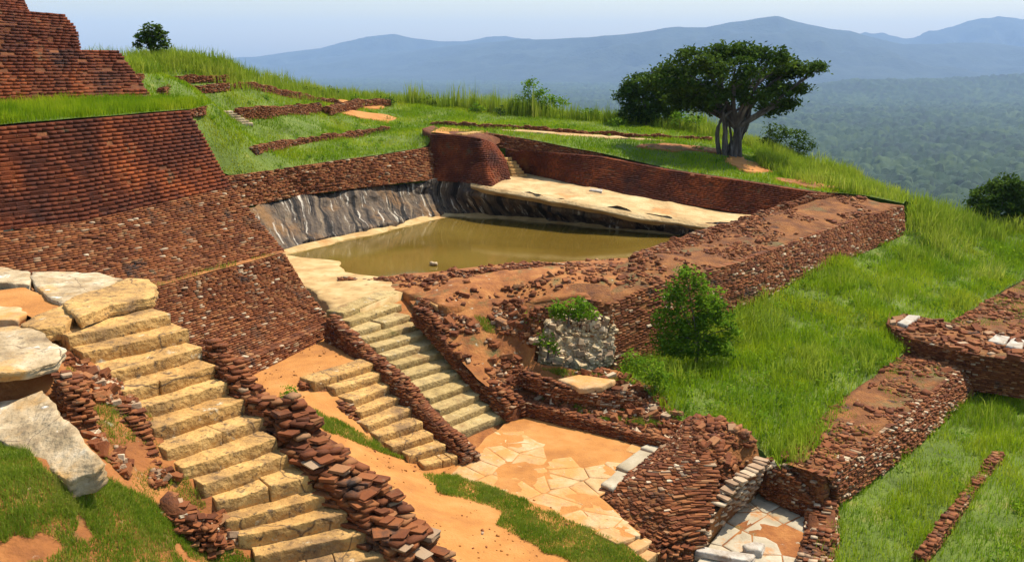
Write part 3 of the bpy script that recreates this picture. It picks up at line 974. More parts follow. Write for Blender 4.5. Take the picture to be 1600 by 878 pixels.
def clump_points(blobs, per_m2, sub_r=0.35, shell=0.55, seed=0):
    """points of leaf clumps spread through ellipsoids, denser towards their outsides"""
    out = []; tn = []
    for (c, r) in blobs:
        c = np.array(c, float); r = np.array(r, float)
        area = 4 * math.pi * ((r[0] * r[1]) ** 1.6 / 3 + (r[0] * r[2]) ** 1.6 / 3 + (r[1] * r[2]) ** 1.6 / 3) ** (1 / 1.6)
        k = max(6, int(area / (sub_r * sub_r) * 0.55))
        d = rng.normal(0, 1, (k, 3)); d /= np.linalg.norm(d, axis=1)[:, None]
        rad = rng.uniform(shell, 1.0, k) ** 0.7
        sc = c + d * r * rad[:, None]
        m = max(4, int(per_m2 * area / k))
        q = np.repeat(sc, m, axis=0)
        g = rng.normal(0, 1, (len(q), 3)) * sub_r * np.array([0.55, 0.55, 0.33])
        out.append(q + g)
        base = np.clip(rng.normal(0.45, 0.18, k), 0, 1)
        tn.append(np.repeat(base, m) + rng.normal(0, 0.12, len(q)))
    return np.concatenate(out), np.clip(np.concatenate(tn), 0, 1)

def tree(name, base, blobs, label, cat='tree', leaf=0.15, per_m2=40, mat='leaf_dark', trunk_r=0.3, fork=None, sub_r=0.4, shell=0.55, limbs=True, stems=1, bark='bark', extra_trunk=None, group=None, twigs=3):
    base = np.array(base, float)
    root = tag(empty(name, base), label, cat, group)
    fork = np.array(fork, float) if fork is not None else base + [0, 0, 0.5 * (np.mean([b[0][2] for b in blobs]) - base[2])]
    parts = []
    for s in range(stems):
        off = np.array([rng.uniform(-1, 1), rng.uniform(-1, 1), 0]) * trunk_r * (0.9 if stems > 1 else 0)
        p = bend(base + off - [0, 0, 0.25], fork + off * 0.6, 7, 0.12)
        r = np.linspace(trunk_r, trunk_r * 0.55, 7); r[0] *= 1.5; r[1] *= 1.12
        if stems > 1: r = r * 0.6
        parts.append(tube(p, r, 8))
    if extra_trunk: parts += extra_trunk
    V, F = join(parts)
    obj('trunk', V, F, M[bark], root, smooth=True)
    if limbs:
        lp = []
        for c, r in blobs:
            c = np.array(c, float)
            p = bend(fork - [0, 0, 0.1 * trunk_r], c, 7, 0.18)
            L = np.linalg.norm(c - fork)
            lp.append(tube(p, np.linspace(trunk_r * 0.5, trunk_r * 0.14, 7), 6))
            for _ in range(twigs):
                d = rng.normal(0, 1, 3); d /= np.linalg.norm(d); d[2] = abs(d[2]) * 0.8
                i = rng.integers(3, 7)
                lp.append(tube(bend(p[i], c + d * np.array(r) * 0.85, 5, 0.2), np.linspace(trunk_r * 0.16, trunk_r * 0.04, 5), 5))
        V, F = join(lp)
        obj('limbs', V, F, M[bark], root, smooth=True)
    C, tn = clump_points(blobs, per_m2, sub_r, shell)
    keep = C[:, 2] > base[2] + 0.03
    C, tn = C[keep], tn[keep]
    V, F = leaves(C, leaf)
    obj('crown', V, F, M[mat], root, tint=tn)
    return root
# ------------------------------------------------------------------ far land: plain, jungle, mountain ranges, haze
PLAIN = -190.0
def ground_plain():
    n = 64
    ring = [(0, 60000)]
    V = [(0, 9000, PLAIN - 6)]; F = []
    for k in range(n):
        a = 2 * math.pi * k / n
        V.append((math.cos(a) * 45000, 9000 + math.sin(a) * 45000, PLAIN - 6))
    for k in range(n):
        F.append((0, 1 + k, 1 + (k + 1) % n))
    m = material('jungle_floor', [(0.3, (0.02, 0.04, 0.015)), (0.7, (0.05, 0.08, 0.03))], scale=0.004, bump=0)
    tag(obj('plain', V, F, m, base=np.array([0, 9000, PLAIN - 6])), 'hazy green lowland plain reaching to the horizon', 'plain', kind='structure')
ground_plain()

def jungle():
    na, nr = 760, 300
    ang = np.linspace(math.radians(-36), math.radians(36), na)
    r = 850 * (9800 / 850.0) ** (np.linspace(0, 1, nr) ** 1.12)
    A, Rr = np.meshgrid(ang, r)
    X = (Rr * np.sin(A)).ravel(); Y = (Rr * np.cos(A)).ravel()
    z = np.full(X.shape, PLAIN)
    # low wooded rise in the middle distance
    def bump(px, d, rx, ry, h):
        cx = (px - 800) / FOC * d
        return h * np.exp(-((X - cx) / rx) ** 2 - ((Y - d) / ry) ** 2)
    p = np.c_[X, Y, np.zeros_like(X)]
    ro = fbm(p / 700, 4, 3)
    z += 16 * ro
    z += bump(1340, 5400, 420, 500, 62) + bump(1560, 5600, 700, 520, 72) + bump(1800, 5600, 900, 520, 70)
    tn = np.full(X.shape, 0.5)
    hgt = np.zeros(X.shape)
    for k, cell in enumerate((15.0, 26.0)):
        q = np.c_[X, Y] / cell
        i0 = np.floor(q).astype(np.int64)
        best = np.full(X.shape, 9.0); rid = np.zeros(X.shape)
        for dx in (-1, 0, 1):
            for dy in (-1, 0, 1):
                ix, iy = i0[:, 0] + dx, i0[:, 1] + dy
                jx = ix + _hash(ix, iy, ix * 0, 5 + k); jy = iy + _hash(ix, iy, ix * 0, 9 + k)
                d = np.hypot(q[:, 0] - jx, q[:, 1] - jy)
                u = d < best
                best[u] = d[u]; rid[u] = _hash(ix, iy, ix * 0, 13 + k)[u]
        dome = np.sqrt(np.clip(1 - (best / 0.8) ** 2, 0, 1))
        w = (0.55 if k == 0 else 0.75)
        hgt += w * dome * cell * (0.3 + 0.8 * rid)
        if k == 0: tn = rid
        else: tn = 0.5 * tn + 0.5 * rid
    z += hgt
    tn = np.clip(tn + 0.5 * fbm(p / 160, 3, 8), 0, 1)
    V = np.c_[X, Y, z]
    j, i = np.meshgrid(np.arange(nr - 1), np.arange(na - 1), indexing='ij')
    a = (j * na + i).ravel()
    F = np.c_[a, a + 1, a + na + 1, a + na].astype(np.int32)
    m = material('jungle_canopy', [(0.3, (0.007, 0.016, 0.006)), (0.7, (0.02, 0.034, 0.011))], scale=0.02, detail=5, bump=0.8, bscale=0.35, bdist=2.0,
                 tint=[(0, (0.003, 0.010, 0.004)), (0.5, (0.014, 0.036, 0.007)), (1, (0.050, 0.078, 0.016))], rnd_amt=0.75)
    o = obj('forest', V, F, m, smooth=True, tint=tn[F[:, 0]], base=np.array([0, 0, PLAIN]))
    tag(o, 'dense green jungle canopy covering the plain far below', 'forest', kind='stuff')
jungle()

def mountain_range(name, prof, d, depth, label, seed, rough=1.0, recede=0.0):
    """ridge with its skyline at distance d, foothills towards the viewer and a back slope"""
    px = np.array([p[0] for p in prof], float); py = np.array([p[1] for p in prof], float)
    n = 420
    x = np.linspace(px[0], px[-1], n)
    dd = d + recede * np.clip((950 - x) / 650, 0, 1)
    zc = np.array([D(a, b, e)[2] for a, b, e in zip(x, np.interp(x, px, py), dd)]) - PLAIN
    X0 = np.array([D(a, b, e)[0] for a, b, e in zip(x, np.interp(x, px, py), dd)])
    rows = 60
    v = np.linspace(-1, 1, rows)
    Xg, Vg = np.meshgrid(X0, v)
    Zc = np.broadcast_to(zc, Xg.shape)
    Y = np.broadcast_to(dd, Xg.shape) + Vg * depth
    P = np.c_[Xg.ravel(), Y.ravel(), np.zeros(Xg.size)]
    warp = fbm(P / (depth * 0.55), 4, seed).reshape(Xg.shape)
    spur = 1 - np.abs(fbm(P / (depth * 0.30), 5, seed + 4)).reshape(Xg.shape) * 2
    prof_v = np.clip(1 - np.abs(Vg + 0.10 * warp * (1 - np.abs(Vg))), 0, 1) ** 1.15
    Z = Zc * prof_v * (1 + 0.75 * rough * (spur - 0.72) * np.sin(np.clip(np.abs(Vg), 0, 1) * math.pi))
    Z = Z + 0.012 * Zc * fbm(P / 180, 4, seed + 9).reshape(Xg.shape) * prof_v
    V = np.c_[Xg.ravel(), Y.ravel(), PLAIN - 5 + Z.ravel()]
    j, i = np.meshgrid(np.arange(rows - 1), np.arange(n - 1), indexing='ij')
    a = (j * n + i).ravel()
    F = np.c_[a, a + 1, a + n + 1, a + n].astype(np.int32)
    o = obj(name, V, F, M_MOUNT, smooth=True)
    tag(o, label, 'mountains', kind='structure')
M_MOUNT = material('wooded_slopes', [(0.3, (0.006, 0.012, 0.008)), (0.5, (0.014, 0.024, 0.013)), (0.72, (0.032, 0.044, 0.022))], scale=0.006, detail=9, bump=0.6, bscale=0.03, bdist=20)
mountain_range('mountains', [(-500, 112), (100, 112), (330, 108), (430, 98), (500, 90), (560, 84), (640, 78), (720, 69), (800, 62), (880, 59), (950, 53), (1000, 48), (1060, 40), (1100, 42), (1150, 31), (1190, 26), (1215, 24), (1245, 33), (1290, 42), (1330, 47), (1370, 60), (1410, 68), (1470, 68), (1540, 65), (1600, 72), (1750, 64), (2100, 80)], 9800, 2600,
               'long blue wooded mountain range with the highest peak above the tree', 40, recede=4200)
mountain_range('mountains', [(-500, 108), (200, 100), (400, 88), (500, 74), (560, 58), (610, 51), (650, 60), (720, 63), (790, 54), (860, 66), (1000, 70), (1250, 66), (1330, 52), (1380, 50), (1420, 62), (1460, 48), (1510, 33), (1560, 25), (1600, 30), (1700, 20), (1850, 44), (2100, 60)], 13200, 1500,
               'faint pale mountains rising behind the main range', 71)

def haze():
    x0, x1, y0, y1, z0, z1 = -22000, 22000, -3000, 17200, PLAIN - 12, 660
    V = [(x, y, z) for z in (z0, z1) for (x, y) in ((x0, y0), (x1, y0), (x1, y1), (x0, y1))]
    F = [(3, 2, 1, 0), (4, 5, 6, 7), (0, 1, 5, 4), (1, 2, 6, 5), (2, 3, 7, 6), (3, 0, 4, 7)]
    m = bpy.data.materials.new('humid_air')
    m.use_nodes = True
    nt = m.node_tree; nt.nodes.clear()
    pv = nt.nodes.new('ShaderNodeVolumePrincipled')
    pv.inputs['Color'].default_value = (0.47, 0.67, 1.0, 1)
    pv.inputs['Density'].default_value = HAZE
    pv.inputs['Anisotropy'].default_value = 0.0
    out = nt.nodes.new('ShaderNodeOutputMaterial')
    nt.links.new(pv.outputs[0], out.inputs['Volume'])
    o = obj('haze', V, F, m)
    tag(o, 'blue haze filling the air over the lowlands', 'haze', kind='stuff')
HAZE = 0.74e-4
haze()
# ------------------------------------------------------------------ pool: water, bed, streaked rock, ledge
Z_WATER = -10.0
def water_material():
    m = bpy.data.materials.new('muddy_water')
    m.use_nodes = True
    nt = m.node_tree; nt.nodes.clear(); L = nt.links.new
    geo = _n(nt, 'ShaderNodeNewGeometry')
    nz = _n(nt, 'ShaderNodeTexNoise'); nz.inputs['Scale'].default_value = 0.18; nz.inputs['Detail'].default_value = 4
    L(geo.outputs['Position'], nz.inputs['Vector'])
    rp = _ramp(nt, [(0.35, (0.12, 0.074, 0.011)), (0.65, (0.17, 0.112, 0.020))])
    L(nz.outputs['Fac'], rp.inputs[0])
    bs = _n(nt, 'ShaderNodeBsdfPrincipled')
    L(rp.outputs[0], bs.inputs['Base Color'])
    bs.inputs['Roughness'].default_value = 0.06
    bs.inputs['IOR'].default_value = 1.33
    bs.inputs['Specular IOR Level'].default_value = 0.5
    mp = _n(nt, 'ShaderNodeMapping'); mp.inputs['Scale'].default_value = (1, 2.2, 1)
    L(geo.outputs['Position'], mp.inputs['Vector'])
    n2 = _n(nt, 'ShaderNodeTexNoise'); n2.inputs['Scale'].default_value = 3.0; n2.inputs['Detail'].default_value = 3
    L(mp.outputs[0], n2.inputs['Vector'])
    bp = _n(nt, 'ShaderNodeBump'); bp.inputs['Strength'].default_value = 0.05; bp.inputs['Distance'].default_value = 0.03
    L(n2.outputs['Fac'], bp.inputs['Height']); L(bp.outputs[0], bs.inputs['Normal'])
    out = _n(nt, 'ShaderNodeOutputMaterial'); L(bs.outputs[0], out.inputs['Surface'])
    return m
M['water'] = water_material()
wpts = [U(400, 402, Z_WATER), U(520, 372, Z_WATER), U(600, 352, Z_WATER), U(690, 330, Z_WATER), U(800, 336, Z_WATER), U(1000, 352, Z_WATER), U(1130, 368, Z_WATER), U(1080, 395, Z_WATER), U(950, 425, Z_WATER), U(760, 440, Z_WATER), U(600, 448, Z_WATER), U(500, 425, Z_WATER)]
patch('water', 'water', wpts, M['water'], 'still olive brown water filling the rock-cut pool', 'water', step=1.5, amp=0.0)

# rock sides, foot to rim
foot = [U(405, 398, -9.9), U(455, 385, -9.75), U(520, 369, -9.75), U(600, 353, -9.75), U(650, 340, -9.75), U(700, 330, -9.75), U(780, 334, -9.75), U(860, 341, -9.75), U(950, 351, -9.8), U(1050, 362, -9.85), U(1150, 374, -9.9)]
rim = [U(352, 342, -8.0), U(395, 318, -7.8), U(470, 303, -7.8), U(560, 293, -7.8), U(620, 286, -7.8), U(676, 280, -7.75), U(735, 286, -7.75), U(810, 300, -7.95), U(900, 316, -8.25), U(1010, 337, -8.8), U(1175, 356, -9.4)]
_rx = [352, 395, 470, 560, 620, 676, 735, 810, 900, 1010, 1175]; _ry = [342, 318, 303, 293, 286, 280, 286, 300, 316, 337, 356]; _rz = [-8.0, -7.8, -7.8, -7.8, -7.8, -7.75, -7.75, -7.95, -8.25, -8.8, -9.4]
rim = [U(x, np.interp(x, _rx, _ry), np.interp(x, _rx, _rz)) for x in (358, 425, 495, 580, 632, 688, 762, 846, 940, 1046, 1165)]
def mid(a, b, f, out=0.0):
    a, b = np.array(a), np.array(b)
    p = a * (1 - f) + b * f
    h = (a - b) * [1, 1, 0]; n = np.linalg.norm(h) + 1e-9
    return tuple(p + h / n * out)
rock = strip('pool_rock', [[(p[0], p[1], p[2] - 0.6) for p in foot], foot, [mid(a, b, 0.12, -0.25) for a, b in zip(foot, rim)], [mid(a, b, 0.55, -0.45) for a, b in zip(foot, rim)], [mid(a, b, 0.82, -0.05) for a, b in zip(foot, rim)], rim,
              [tuple(np.array(p) + np.array([p[0] * 0.02, p[1] * 0.02, -0.45])) for p in rim]],
             M['basin_rock'], 'dark rock side of the pool with black and white water streaks', 'rock', seg=0.22, rows=6, amp=0.20, nscale=0.8)

# sandy margin between the rock and the water
shore_in = [U(425, 404, -10.04), U(485, 390, -10.03), U(560, 373, -10.03), U(615, 360, -10.03), U(660, 348, -10.03), U(700, 340, -10.03), U(780, 343, -10.03), U(860, 350, -10.03), U(950, 359, -10.03), U(1050, 368, -10.03), U(1130, 376, -10.05)]
strip('shore', [[(p[0], p[1], p[2] - 0.05) for p in foot], [mid(a, b, 0.5) for a, b in zip([(p[0], p[1], -9.9) for p in foot], shore_in)], [(p[0], p[1], -9.98) for p in shore_in], [tuple(np.array(p) + np.array([0, -0.6, -0.5])) for p in shore_in]],
      M['pale_sand'], 'narrow sandy margin around the far edge of the water', 'shore', seg=0.3, rows=3, amp=0.05, nscale=0.9)

# tan rock ledge under the far wall
led_back = [U(770, 283, -7.7), U(800, 276, -7.72), U(826, 271, -7.78), U(940, 295, -8.05), U(1040, 313, -8.45), U(1150, 331, -9.0), U(1215, 345, -9.2)]
led_front = [U(735, 286, -7.75), U(770, 293, -7.83), U(810, 300, -7.95), U(900, 316, -8.25), U(1010, 337, -8.8), U(1110, 350, -9.2), U(1178, 357, -9.4)]
strip('rock_ledge', [[(p[0] * 1.01, p[1] * 1.01, p[2] + 0.02) for p in led_back], led_back, [mid(a, b, 0.5) for a, b in zip(led_back, led_front)], led_front, [(p[0] * 0.995, p[1] * 0.995, p[2] - 0.22) for p in led_front], [(p[0] * 1.003, p[1] * 1.003, p[2] - 0.5) for p in led_front]], M['ledge_rock'],
      'sloping tan rock ledge between far brick wall and pool', 'ledge', seg=0.3, rows=4, amp=0.07, nscale=0.7)
slab('stone_block', [U(920, 297, -8.0), U(940, 299, -8.0), U(944, 294, -8.0), U(924, 291, -8.0)], 0.35, M['white_stone'], label='small white stone block lying on the tan rock ledge', cat='stone', wig=0.05, step=0.2)

# ------------------------------------------------------------------ upper meadow and far edge of the rock top
edge = [D(1416, 312, 59), D(1360, 292, 64), D(1290, 262, 70), D(1200, 232, 75), D(1120, 207, 77), D(1000, 191, 80), D(900, 179, 83), D(750, 166, 87), D(600, 153, 88), D(500, 144, 84), D(430, 133, 77), D(385, 117, 71), D(340, 96, 68), D(285, 89, 68), D(237, 89, 68), D(180, 93, 66), D(60, 98, 60)]
front = [D(60, 170, 46), D(150, 168, 44), D(235, 162, 43.5), D(295, 172, 43), D(300, 200, 47), D(315, 245, 50), D(335, 279, 51.8), D(500, 254, 58.5), D(668, 231, 65.8), D(676, 211, 66.2), D(760, 206, 68.6), D(800, 213, 67.6), D(940, 240, 64), D(1040, 262, 61), D(1150, 279, 59.2), D(1290, 301, 57.6), D(1350, 306, 57.5), D(1412, 319, 56.5)]
MEADOW = front + edge
inner = [D(400, 225, 58.5), D(480, 195, 66), D(345, 188, 60), D(560, 180, 75), D(640, 192, 75), D(330, 158, 58), D(260, 165, 50), D(260, 130, 62), D(300, 122, 64), D(430, 165, 68), D(450, 145, 76), D(900, 208, 71), D(1000, 224, 68.5), D(1145, 243, 66), D(1050, 210, 74), D(1220, 265, 65), D(820, 190, 78), D(330, 225, 52), D(560, 215, 68)]
patch('meadow', 'meadow_ground', MEADOW, M['soil_grass'], 'sloping grassy ground of the upper terraces beyond the pool', 'ground', inner=inner, step=0.9, amp=0.10, nscale=0.35)
def drop(pts, rows):
    return [[tuple(np.array(p) * [1 + a, 1 + a, 1] + np.array([0, 0, -b])) for p in pts] for a, b in rows]
edge2 = [D(2100, 420, 60), D(1750, 372, 60), D(1600, 358, 60), D(1500, 338, 60)] + edge
strip('hillside', drop(edge2, [(0, 0.02), (0.05, 1.6), (0.14, 7.0), (0.3, 30), (0.8, 120), (2.2, 200)]), M['soil_grass'], 'steep green flank of the rock falling to the jungle', 'hillside', seg=1.5, rows=4, amp=0.3, nscale=0.2)

# ------------------------------------------------------------------ great stepped brick terrace on the left
A_foot = [(-9.3, 38.2, -7.5), (-12.4, 31.9, -7.5), (-17.0, 22.5, -7.5)]
A_mid_unused = [(-11.75, 39.2, -5.2), (-15.0, 32.7, -5.25), (-19.8, 23.2, -5.3)]
A_top = [(-13.45, 40.3, -1.98), (-16.8, 33.4, -2.12), (-21.6, 23.6, -2.35)]
A_brk = [(-11.55, 39.0, -5.0), (-14.8, 32.6, -5.35), (-19.6, 23.2, -4.9)]
wallA = brick_wall('brick_wall', [A_brk, A_top], M['brick_red'], 'tall sloping dark red stepped brick wall beside the pool, grass on top', bl=0.38, bh=0.135, bd=0.28, rough=0.007, miss=0.006,
           core_ext=[((-12, 5, 0), 'start')], cap=(-3, 1.4, 0.0), max_ind=290, core_in=0.22, crisp=True, joint=0.0005, hfill=0.82, yawj=0.006, ks=1.0, gapd=0.075)
brick_wall('rough_facing', [A_foot, A_brk], M['brick'], None, bl=0.25, bh=0.075, bd=0.22, rough=0.018, miss=0.04, core_ext=[((-12, 5, 0), 'start')], max_ind=200, min_px=6.5, pale=(M['brick_pale'], 0.04), core_in=0.13, parent=wallA, joint=0.002, ks=1.0, crisp=True, yawj=0.02)
B_foot = [(-6.95, 37.4, -10.75), (-8.75, 33.0, -10.75), (-12.2, 25.0, -10.75)]
B_pl = [(-7.15, 37.45, -10.2), (-8.95, 33.1, -10.2), (-12.4, 25.1, -10.2)]
B_in = [(-7.45, 37.5, -10.16), (-9.3, 33.2, -10.16), (-12.75, 25.2, -10.16)]
B_mid = [(-8.45, 37.6, -8.8), (-10.6, 33.1, -8.8), (-14.1, 25.3, -8.8)]
B_top = [(-9.15, 37.7, -7.5), (-11.75, 32.6, -7.5), (-15.4, 25.3, -7.5)]
brick_wall('brick_wall', [B_foot, B_pl, B_in, B_mid, B_top], M['brick'], 'lower tier of weathered brick flecked with white stones above orange landing', bl=0.23, bh=0.068, bd=0.18, rough=0.018, miss=0.04, crisp=True, joint=0.002, ks=1.0, yawj=0.02,
           core_ext=[((-8, 3.4, 0), 'start')], cap=(-2.5, 1.2, 0.02), max_ind=150, min_px=6, pale=(M['brick_pale'], 0.09), core_in=0.10)
# narrow grassy ledge between both tiers
patch('ledge', 'terrace_ledge', [(-9.05, 37.75, -7.46), (-11.7, 32.55, -7.46), (-15.4, 25.0, -7.46), (-17.2, 22.4, -7.44), (-12.6, 31.9, -7.44), (-9.5, 38.3, -7.44)], M['earth'], 'narrow earthen ledge between the two brick tiers', 'ledge', step=0.3, amp=0.03)
# strip of ground above the tall wall
patch('strip', 'terrace_ground', [(-13.3, 40.4, -1.93), (-16.75, 33.35, -2.07), (-21.7, 23.4, -2.3), (-27, 24, -1.9), (-24.5, 29.5, -1.75), (-20.5, 36.5, -1.72), (-16.0, 44.0, -1.72), (-13.6, 44.5, -1.9)], M['soil_grass'], 'grassy strip on top of the tall brick wall', 'ground', step=0.4, amp=0.05)
C_foot = [D(240, 162, 43.5), (-20.3, 36.6, -1.85), (-25.5, 27.5, -1.9)]
C_top = [D(181, 79, 44.5), (-21.6, 37.0, 0.48), (-27.2, 27.7, 0.4)]
brick_wall('brick_wall', [C_foot, [mid(a, b, 0.5, 0.12) for a, b in zip(C_foot, C_top)], C_top], M['brick_red'], 'dark brick terrace wall with slanting end above the grassy strip', bl=0.4, bh=0.13, bd=0.25, rough=0.018, miss=0.02, crisp=True, joint=0.001, ks=1.0, yawj=0.01, hfill=0.84, core_ext=[((-9, 7, 0), 'start')], cap=(-3.5, 1.6, 0.05), max_ind=150, core_in=0.18)
E_foot = [D(122, 80, 45.2), D(118, 81, 44.8), (-22.8, 37.8, 0.50), (-29, 27.7, 0.4)]
E_mid = [D(114, 45, 45.2), D(108, 45, 44.8), (-23.1, 37.9, 1.6), (-29.2, 27.8, 1.55)]
E_top = [D(96, 22, 45.4), D(90, 22, 45.0), (-23.5, 38.0, 2.25), (-29.5, 27.9, 2.2)]
brick_wall('brick_wall', [E_foot, E_mid, E_top], M['brick_red'], 'brick block with a rounded end standing on the upper terrace wall', bl=0.4, bh=0.13, bd=0.25, rough=0.018, miss=0.02, crisp=True, joint=0.001, ks=1.0, yawj=0.01, hfill=0.84, core_ext=[((-6, 5, 0), 'start')], cap=(-3.5, 1.6, 0.15), max_ind=100, core_in=0.16)
G_foot = [D(44, 23, 45.8), (-25.0, 38.0, 2.2), (-30, 29, 2.15)]
G_top = [D(30, -16, 46.0), (-25.6, 38.3, 3.6), (-30.6, 29.4, 3.5)]
brick_wall('brick_wall', [G_foot, G_top], M['brick_red'], 'topmost brick stump cut off at the upper corner of the picture', bl=0.4, bh=0.13, bd=0.25, rough=0.018, miss=0.02, crisp=True, joint=0.001, ks=1.0, yawj=0.01, hfill=0.84, core_ext=[((-5, 4, 0), 'start')], cap=(-3, 1.5, 0.1), max_ind=60, core_in=0.16)

# ------------------------------------------------------------------ brick walls round the pool
WL_foot = [U(345, 338, -7.95), U(372, 326, -7.85), U(470, 305, -7.8), U(560, 294, -7.8), U(620, 287, -7.75), U(677, 281, -7.75)]
WL_top = [D(310, 285, 50.6), D(337, 278, 51.8), D(440, 263, 56), D(540, 249, 60.2), D(610, 240, 63.2), D(676, 229, 66)]
brick_wall('brick_wall', [WL_foot, WL_top], M['brick'], 'low weathered brick wall above streaked rock, grass terrace on top', bl=0.28, bh=0.10, bd=0.2, rough=0.025, miss=0.12, crisp=True, joint=0.003, ks=1.0, yawj=0.03, max_ind=0, pale=(M['brick_pale'], 0.05), cap=(-1.0, 0.8, 0.1), core_in=0.01, core_mat=M['mud_wall'])
BS_foot = [U(676, 282, -7.8), U(720, 285, -7.8), U(766, 291, -7.8), D(784, 289, 63.6), D(797, 284, 64.6)]
BS_mid = [D(676, 245, 65.5), D(717, 247, 64.3), D(757, 252, 63.2), D(777, 252, 64.2), D(789, 250, 65.4)]
BS_top = [D(676, 210, 65.9), D(710, 211, 64.9), D(745, 215, 64.0), D(760, 220, 65), D(772, 226, 66.2)]
bast = brick_wall('brick_bastion', [BS_foot, BS_mid, BS_top], M['brick_red'], 'dark red brick bastion with rounded end carrying the far stairs', bl=0.30, bh=0.12, bd=0.2, rough=0.014, miss=0.02, crisp=True, joint=0.001, ks=1.0, yawj=0.01, max_ind=0, cap=(0.6, 2.2, 0.1), core_ext=[((-0.8, 1.6, 0.3), 'start')], core_in=0.12)
patch('bastop', 'bastion_top', [D(674, 207, 66.2), D(712, 210, 65), D(745, 214, 64.2), D(772, 225, 66.4), D(764, 205, 69), D(690, 199, 69.5)], M['sand'], 'trodden orange earth on top of the brick bastion', 'ground', step=0.4, amp=0.06)
WF_foot = [U(790, 272, -7.72), U(826, 272, -7.78), U(940, 296, -8.05), U(1040, 314, -8.45), U(1150, 332, -9.0), U(1230, 346, -9.35)]
WF_top = [D(790, 233, 67.0), D(826, 235, 66.6), D(940, 245, 63.6), D(1040, 265, 60.6), D(1150, 281, 58.8), D(1290, 303, 57.2)]
brick_wall('brick_wall', [WF_foot, WF_top], M['brick_red'], 'long shaded red brick wall behind the tan rock ledge', bl=0.30, bh=0.12, bd=0.2, rough=0.022, miss=0.04, crisp=True, joint=0.002, ks=1.0, yawj=0.015, max_ind=0, cap=(0.3, 0.9, 0.05), core_in=0.12)
WU_foot = [D(758, 232, 67.6), D(800, 232, 67.2), D(870, 239, 65.6), D(945, 246, 64.0)]
WU_top = [D(757, 207, 68.4), D(800, 213, 67.6), D(870, 226, 66.0), D(942, 240, 64.3)]
brick_wall('brick_wall', [WU_foot, WU_top], M['brick'], 'thin upper course of brick set back above the shaded far wall', bl=0.3, bh=0.12, bd=0.2, rough=0.04, miss=0.05, max_ind=0, cap=(0.3, 0.6, 0.03), core_in=0.12)

# far stairs beside the bastion
stp = [((789, 246), (801, 246)), ((794, 252), (808, 252.5)), ((796, 258), (812, 257.5)), ((798, 264), (815, 262.5)), ((799, 270), (819, 266.5)), ((800, 276.5), (825, 270.5))]
staircase('stone_stairs', [(D(l[0], l[1], 66.3 - 0.12 * i), D(r_[0], r_[1], 67.0 - 0.12 * i)) for i, (l, r_) in enumerate(stp)], M['step'], 'flight of six pale steps descending between bastion and far wall', 0.3, 0.22, split=0.0, back_hint=np.array([-0.6, 0.8, 0]), seg=3)
stp = [((722, 209), (752, 206)), ((730, 214), (757, 209)), ((738, 219), (762, 213.5)), ((748, 225), (768, 219))]
staircase('stone_stairs', [(D(l[0], l[1], 64.9 - 0.15 * i), D(r_[0], r_[1], 66.8 - 0.15 * i)) for i, (l, r_) in enumerate(stp)], M['step'], 'few worn orange steps at the head of the brick bastion', 0.35, 0.2, split=0.2, back_hint=np.array([-0.6, 0.8, 0]), seg=3)

# thick wall on the right of the pool
WR_top = [D(950, 476, 37.3), D(1000, 452, 38.8), D(1060, 430, 40.5), D(1150, 410, 43), D(1250, 372, 48), D(1340, 341, 53), D(1410, 321, 56)]
WR_foot = [D(955, 586, 36.6), D(1000, 568, 37.6), D(1060, 536, 39.3), D(1155, 486, 42.3), D(1265, 428, 47.2), D(1350, 394, 52.2), D(1412, 366, 55.2)]
WR_in = [D(858, 452, 40.2), D(925, 426, 42.3), D(990, 404, 44.8), D(1095, 368, 50), D(1205, 331, 55.2), D(1265, 312, 57), D(1297, 303, 58.3)]
brick_wall('brick_wall', [WR_foot, [mid(a, b, 0.5, 0.1) for a, b in zip(WR_foot, WR_top)], WR_top], M['brick'], 'thick sunlit ruined brick wall between the pool and the lush grass', bl=0.30, bh=0.085, bd=0.18, rough=0.010, miss=0.10, gapd=0.03, crisp=True, joint=0.003, ks=1.0, yawj=0.03, max_ind=120, min_px=4.5, pale=(M['brick_pale'], 0.09), cap=(-0.6, 0.5, 0.0), core_in=-0.005, core_mat=M['mud_wall'],
           core_ext=[((-2.6, 2.6, 0.1), 'end')])
patch('wrtop', 'wall_crest', list(WR_top) + list(WR_in)[::-1], M['mud_wall'], 'broken earthen crest of the thick wall beside the pool', 'ground', inner=[tuple((np.array(a) * 0.5 + np.array(b) * 0.5) + np.array([0, 0, 0.34 + 0.16 * (-1) ** i])) for i, (a, b) in enumerate(zip(WR_top, WR_in))], step=0.3, amp=0.16, nscale=0.9, skirt=1.6)
rubble_wall('brick_wall', [tuple(np.array(p) + [0.1, -0.2, 0.22]) for p in WR_in[2:]], 0.7, 1.1, M['brick'], 'ragged line of bricks along the pool edge of the thick wall', bl=0.28, bh=0.1, bd=0.2, ragged=0.14, max_ind=0, pale=(M['brick_pale'], 0.07))
root = obj('brick_rubble', *rough_box(np.array(WR_top[3]) + [-1.2, 1.5, -0.4], np.eye(3), (0.12, 0.08, 0.05), 0.02), M['core'])
tag(root, 'loose bricks strewn over the crest of the thick wall', 'rubble', kind='stuff')
P = sample_patch('wrtop', 3400)
P = P[fbm(P * 0.7, 3, 5) > 0.0]
scatter_bricks(root, P, (0.16, 0.10, 0.06), M['brick'], max_ind=0, flat=0.8)

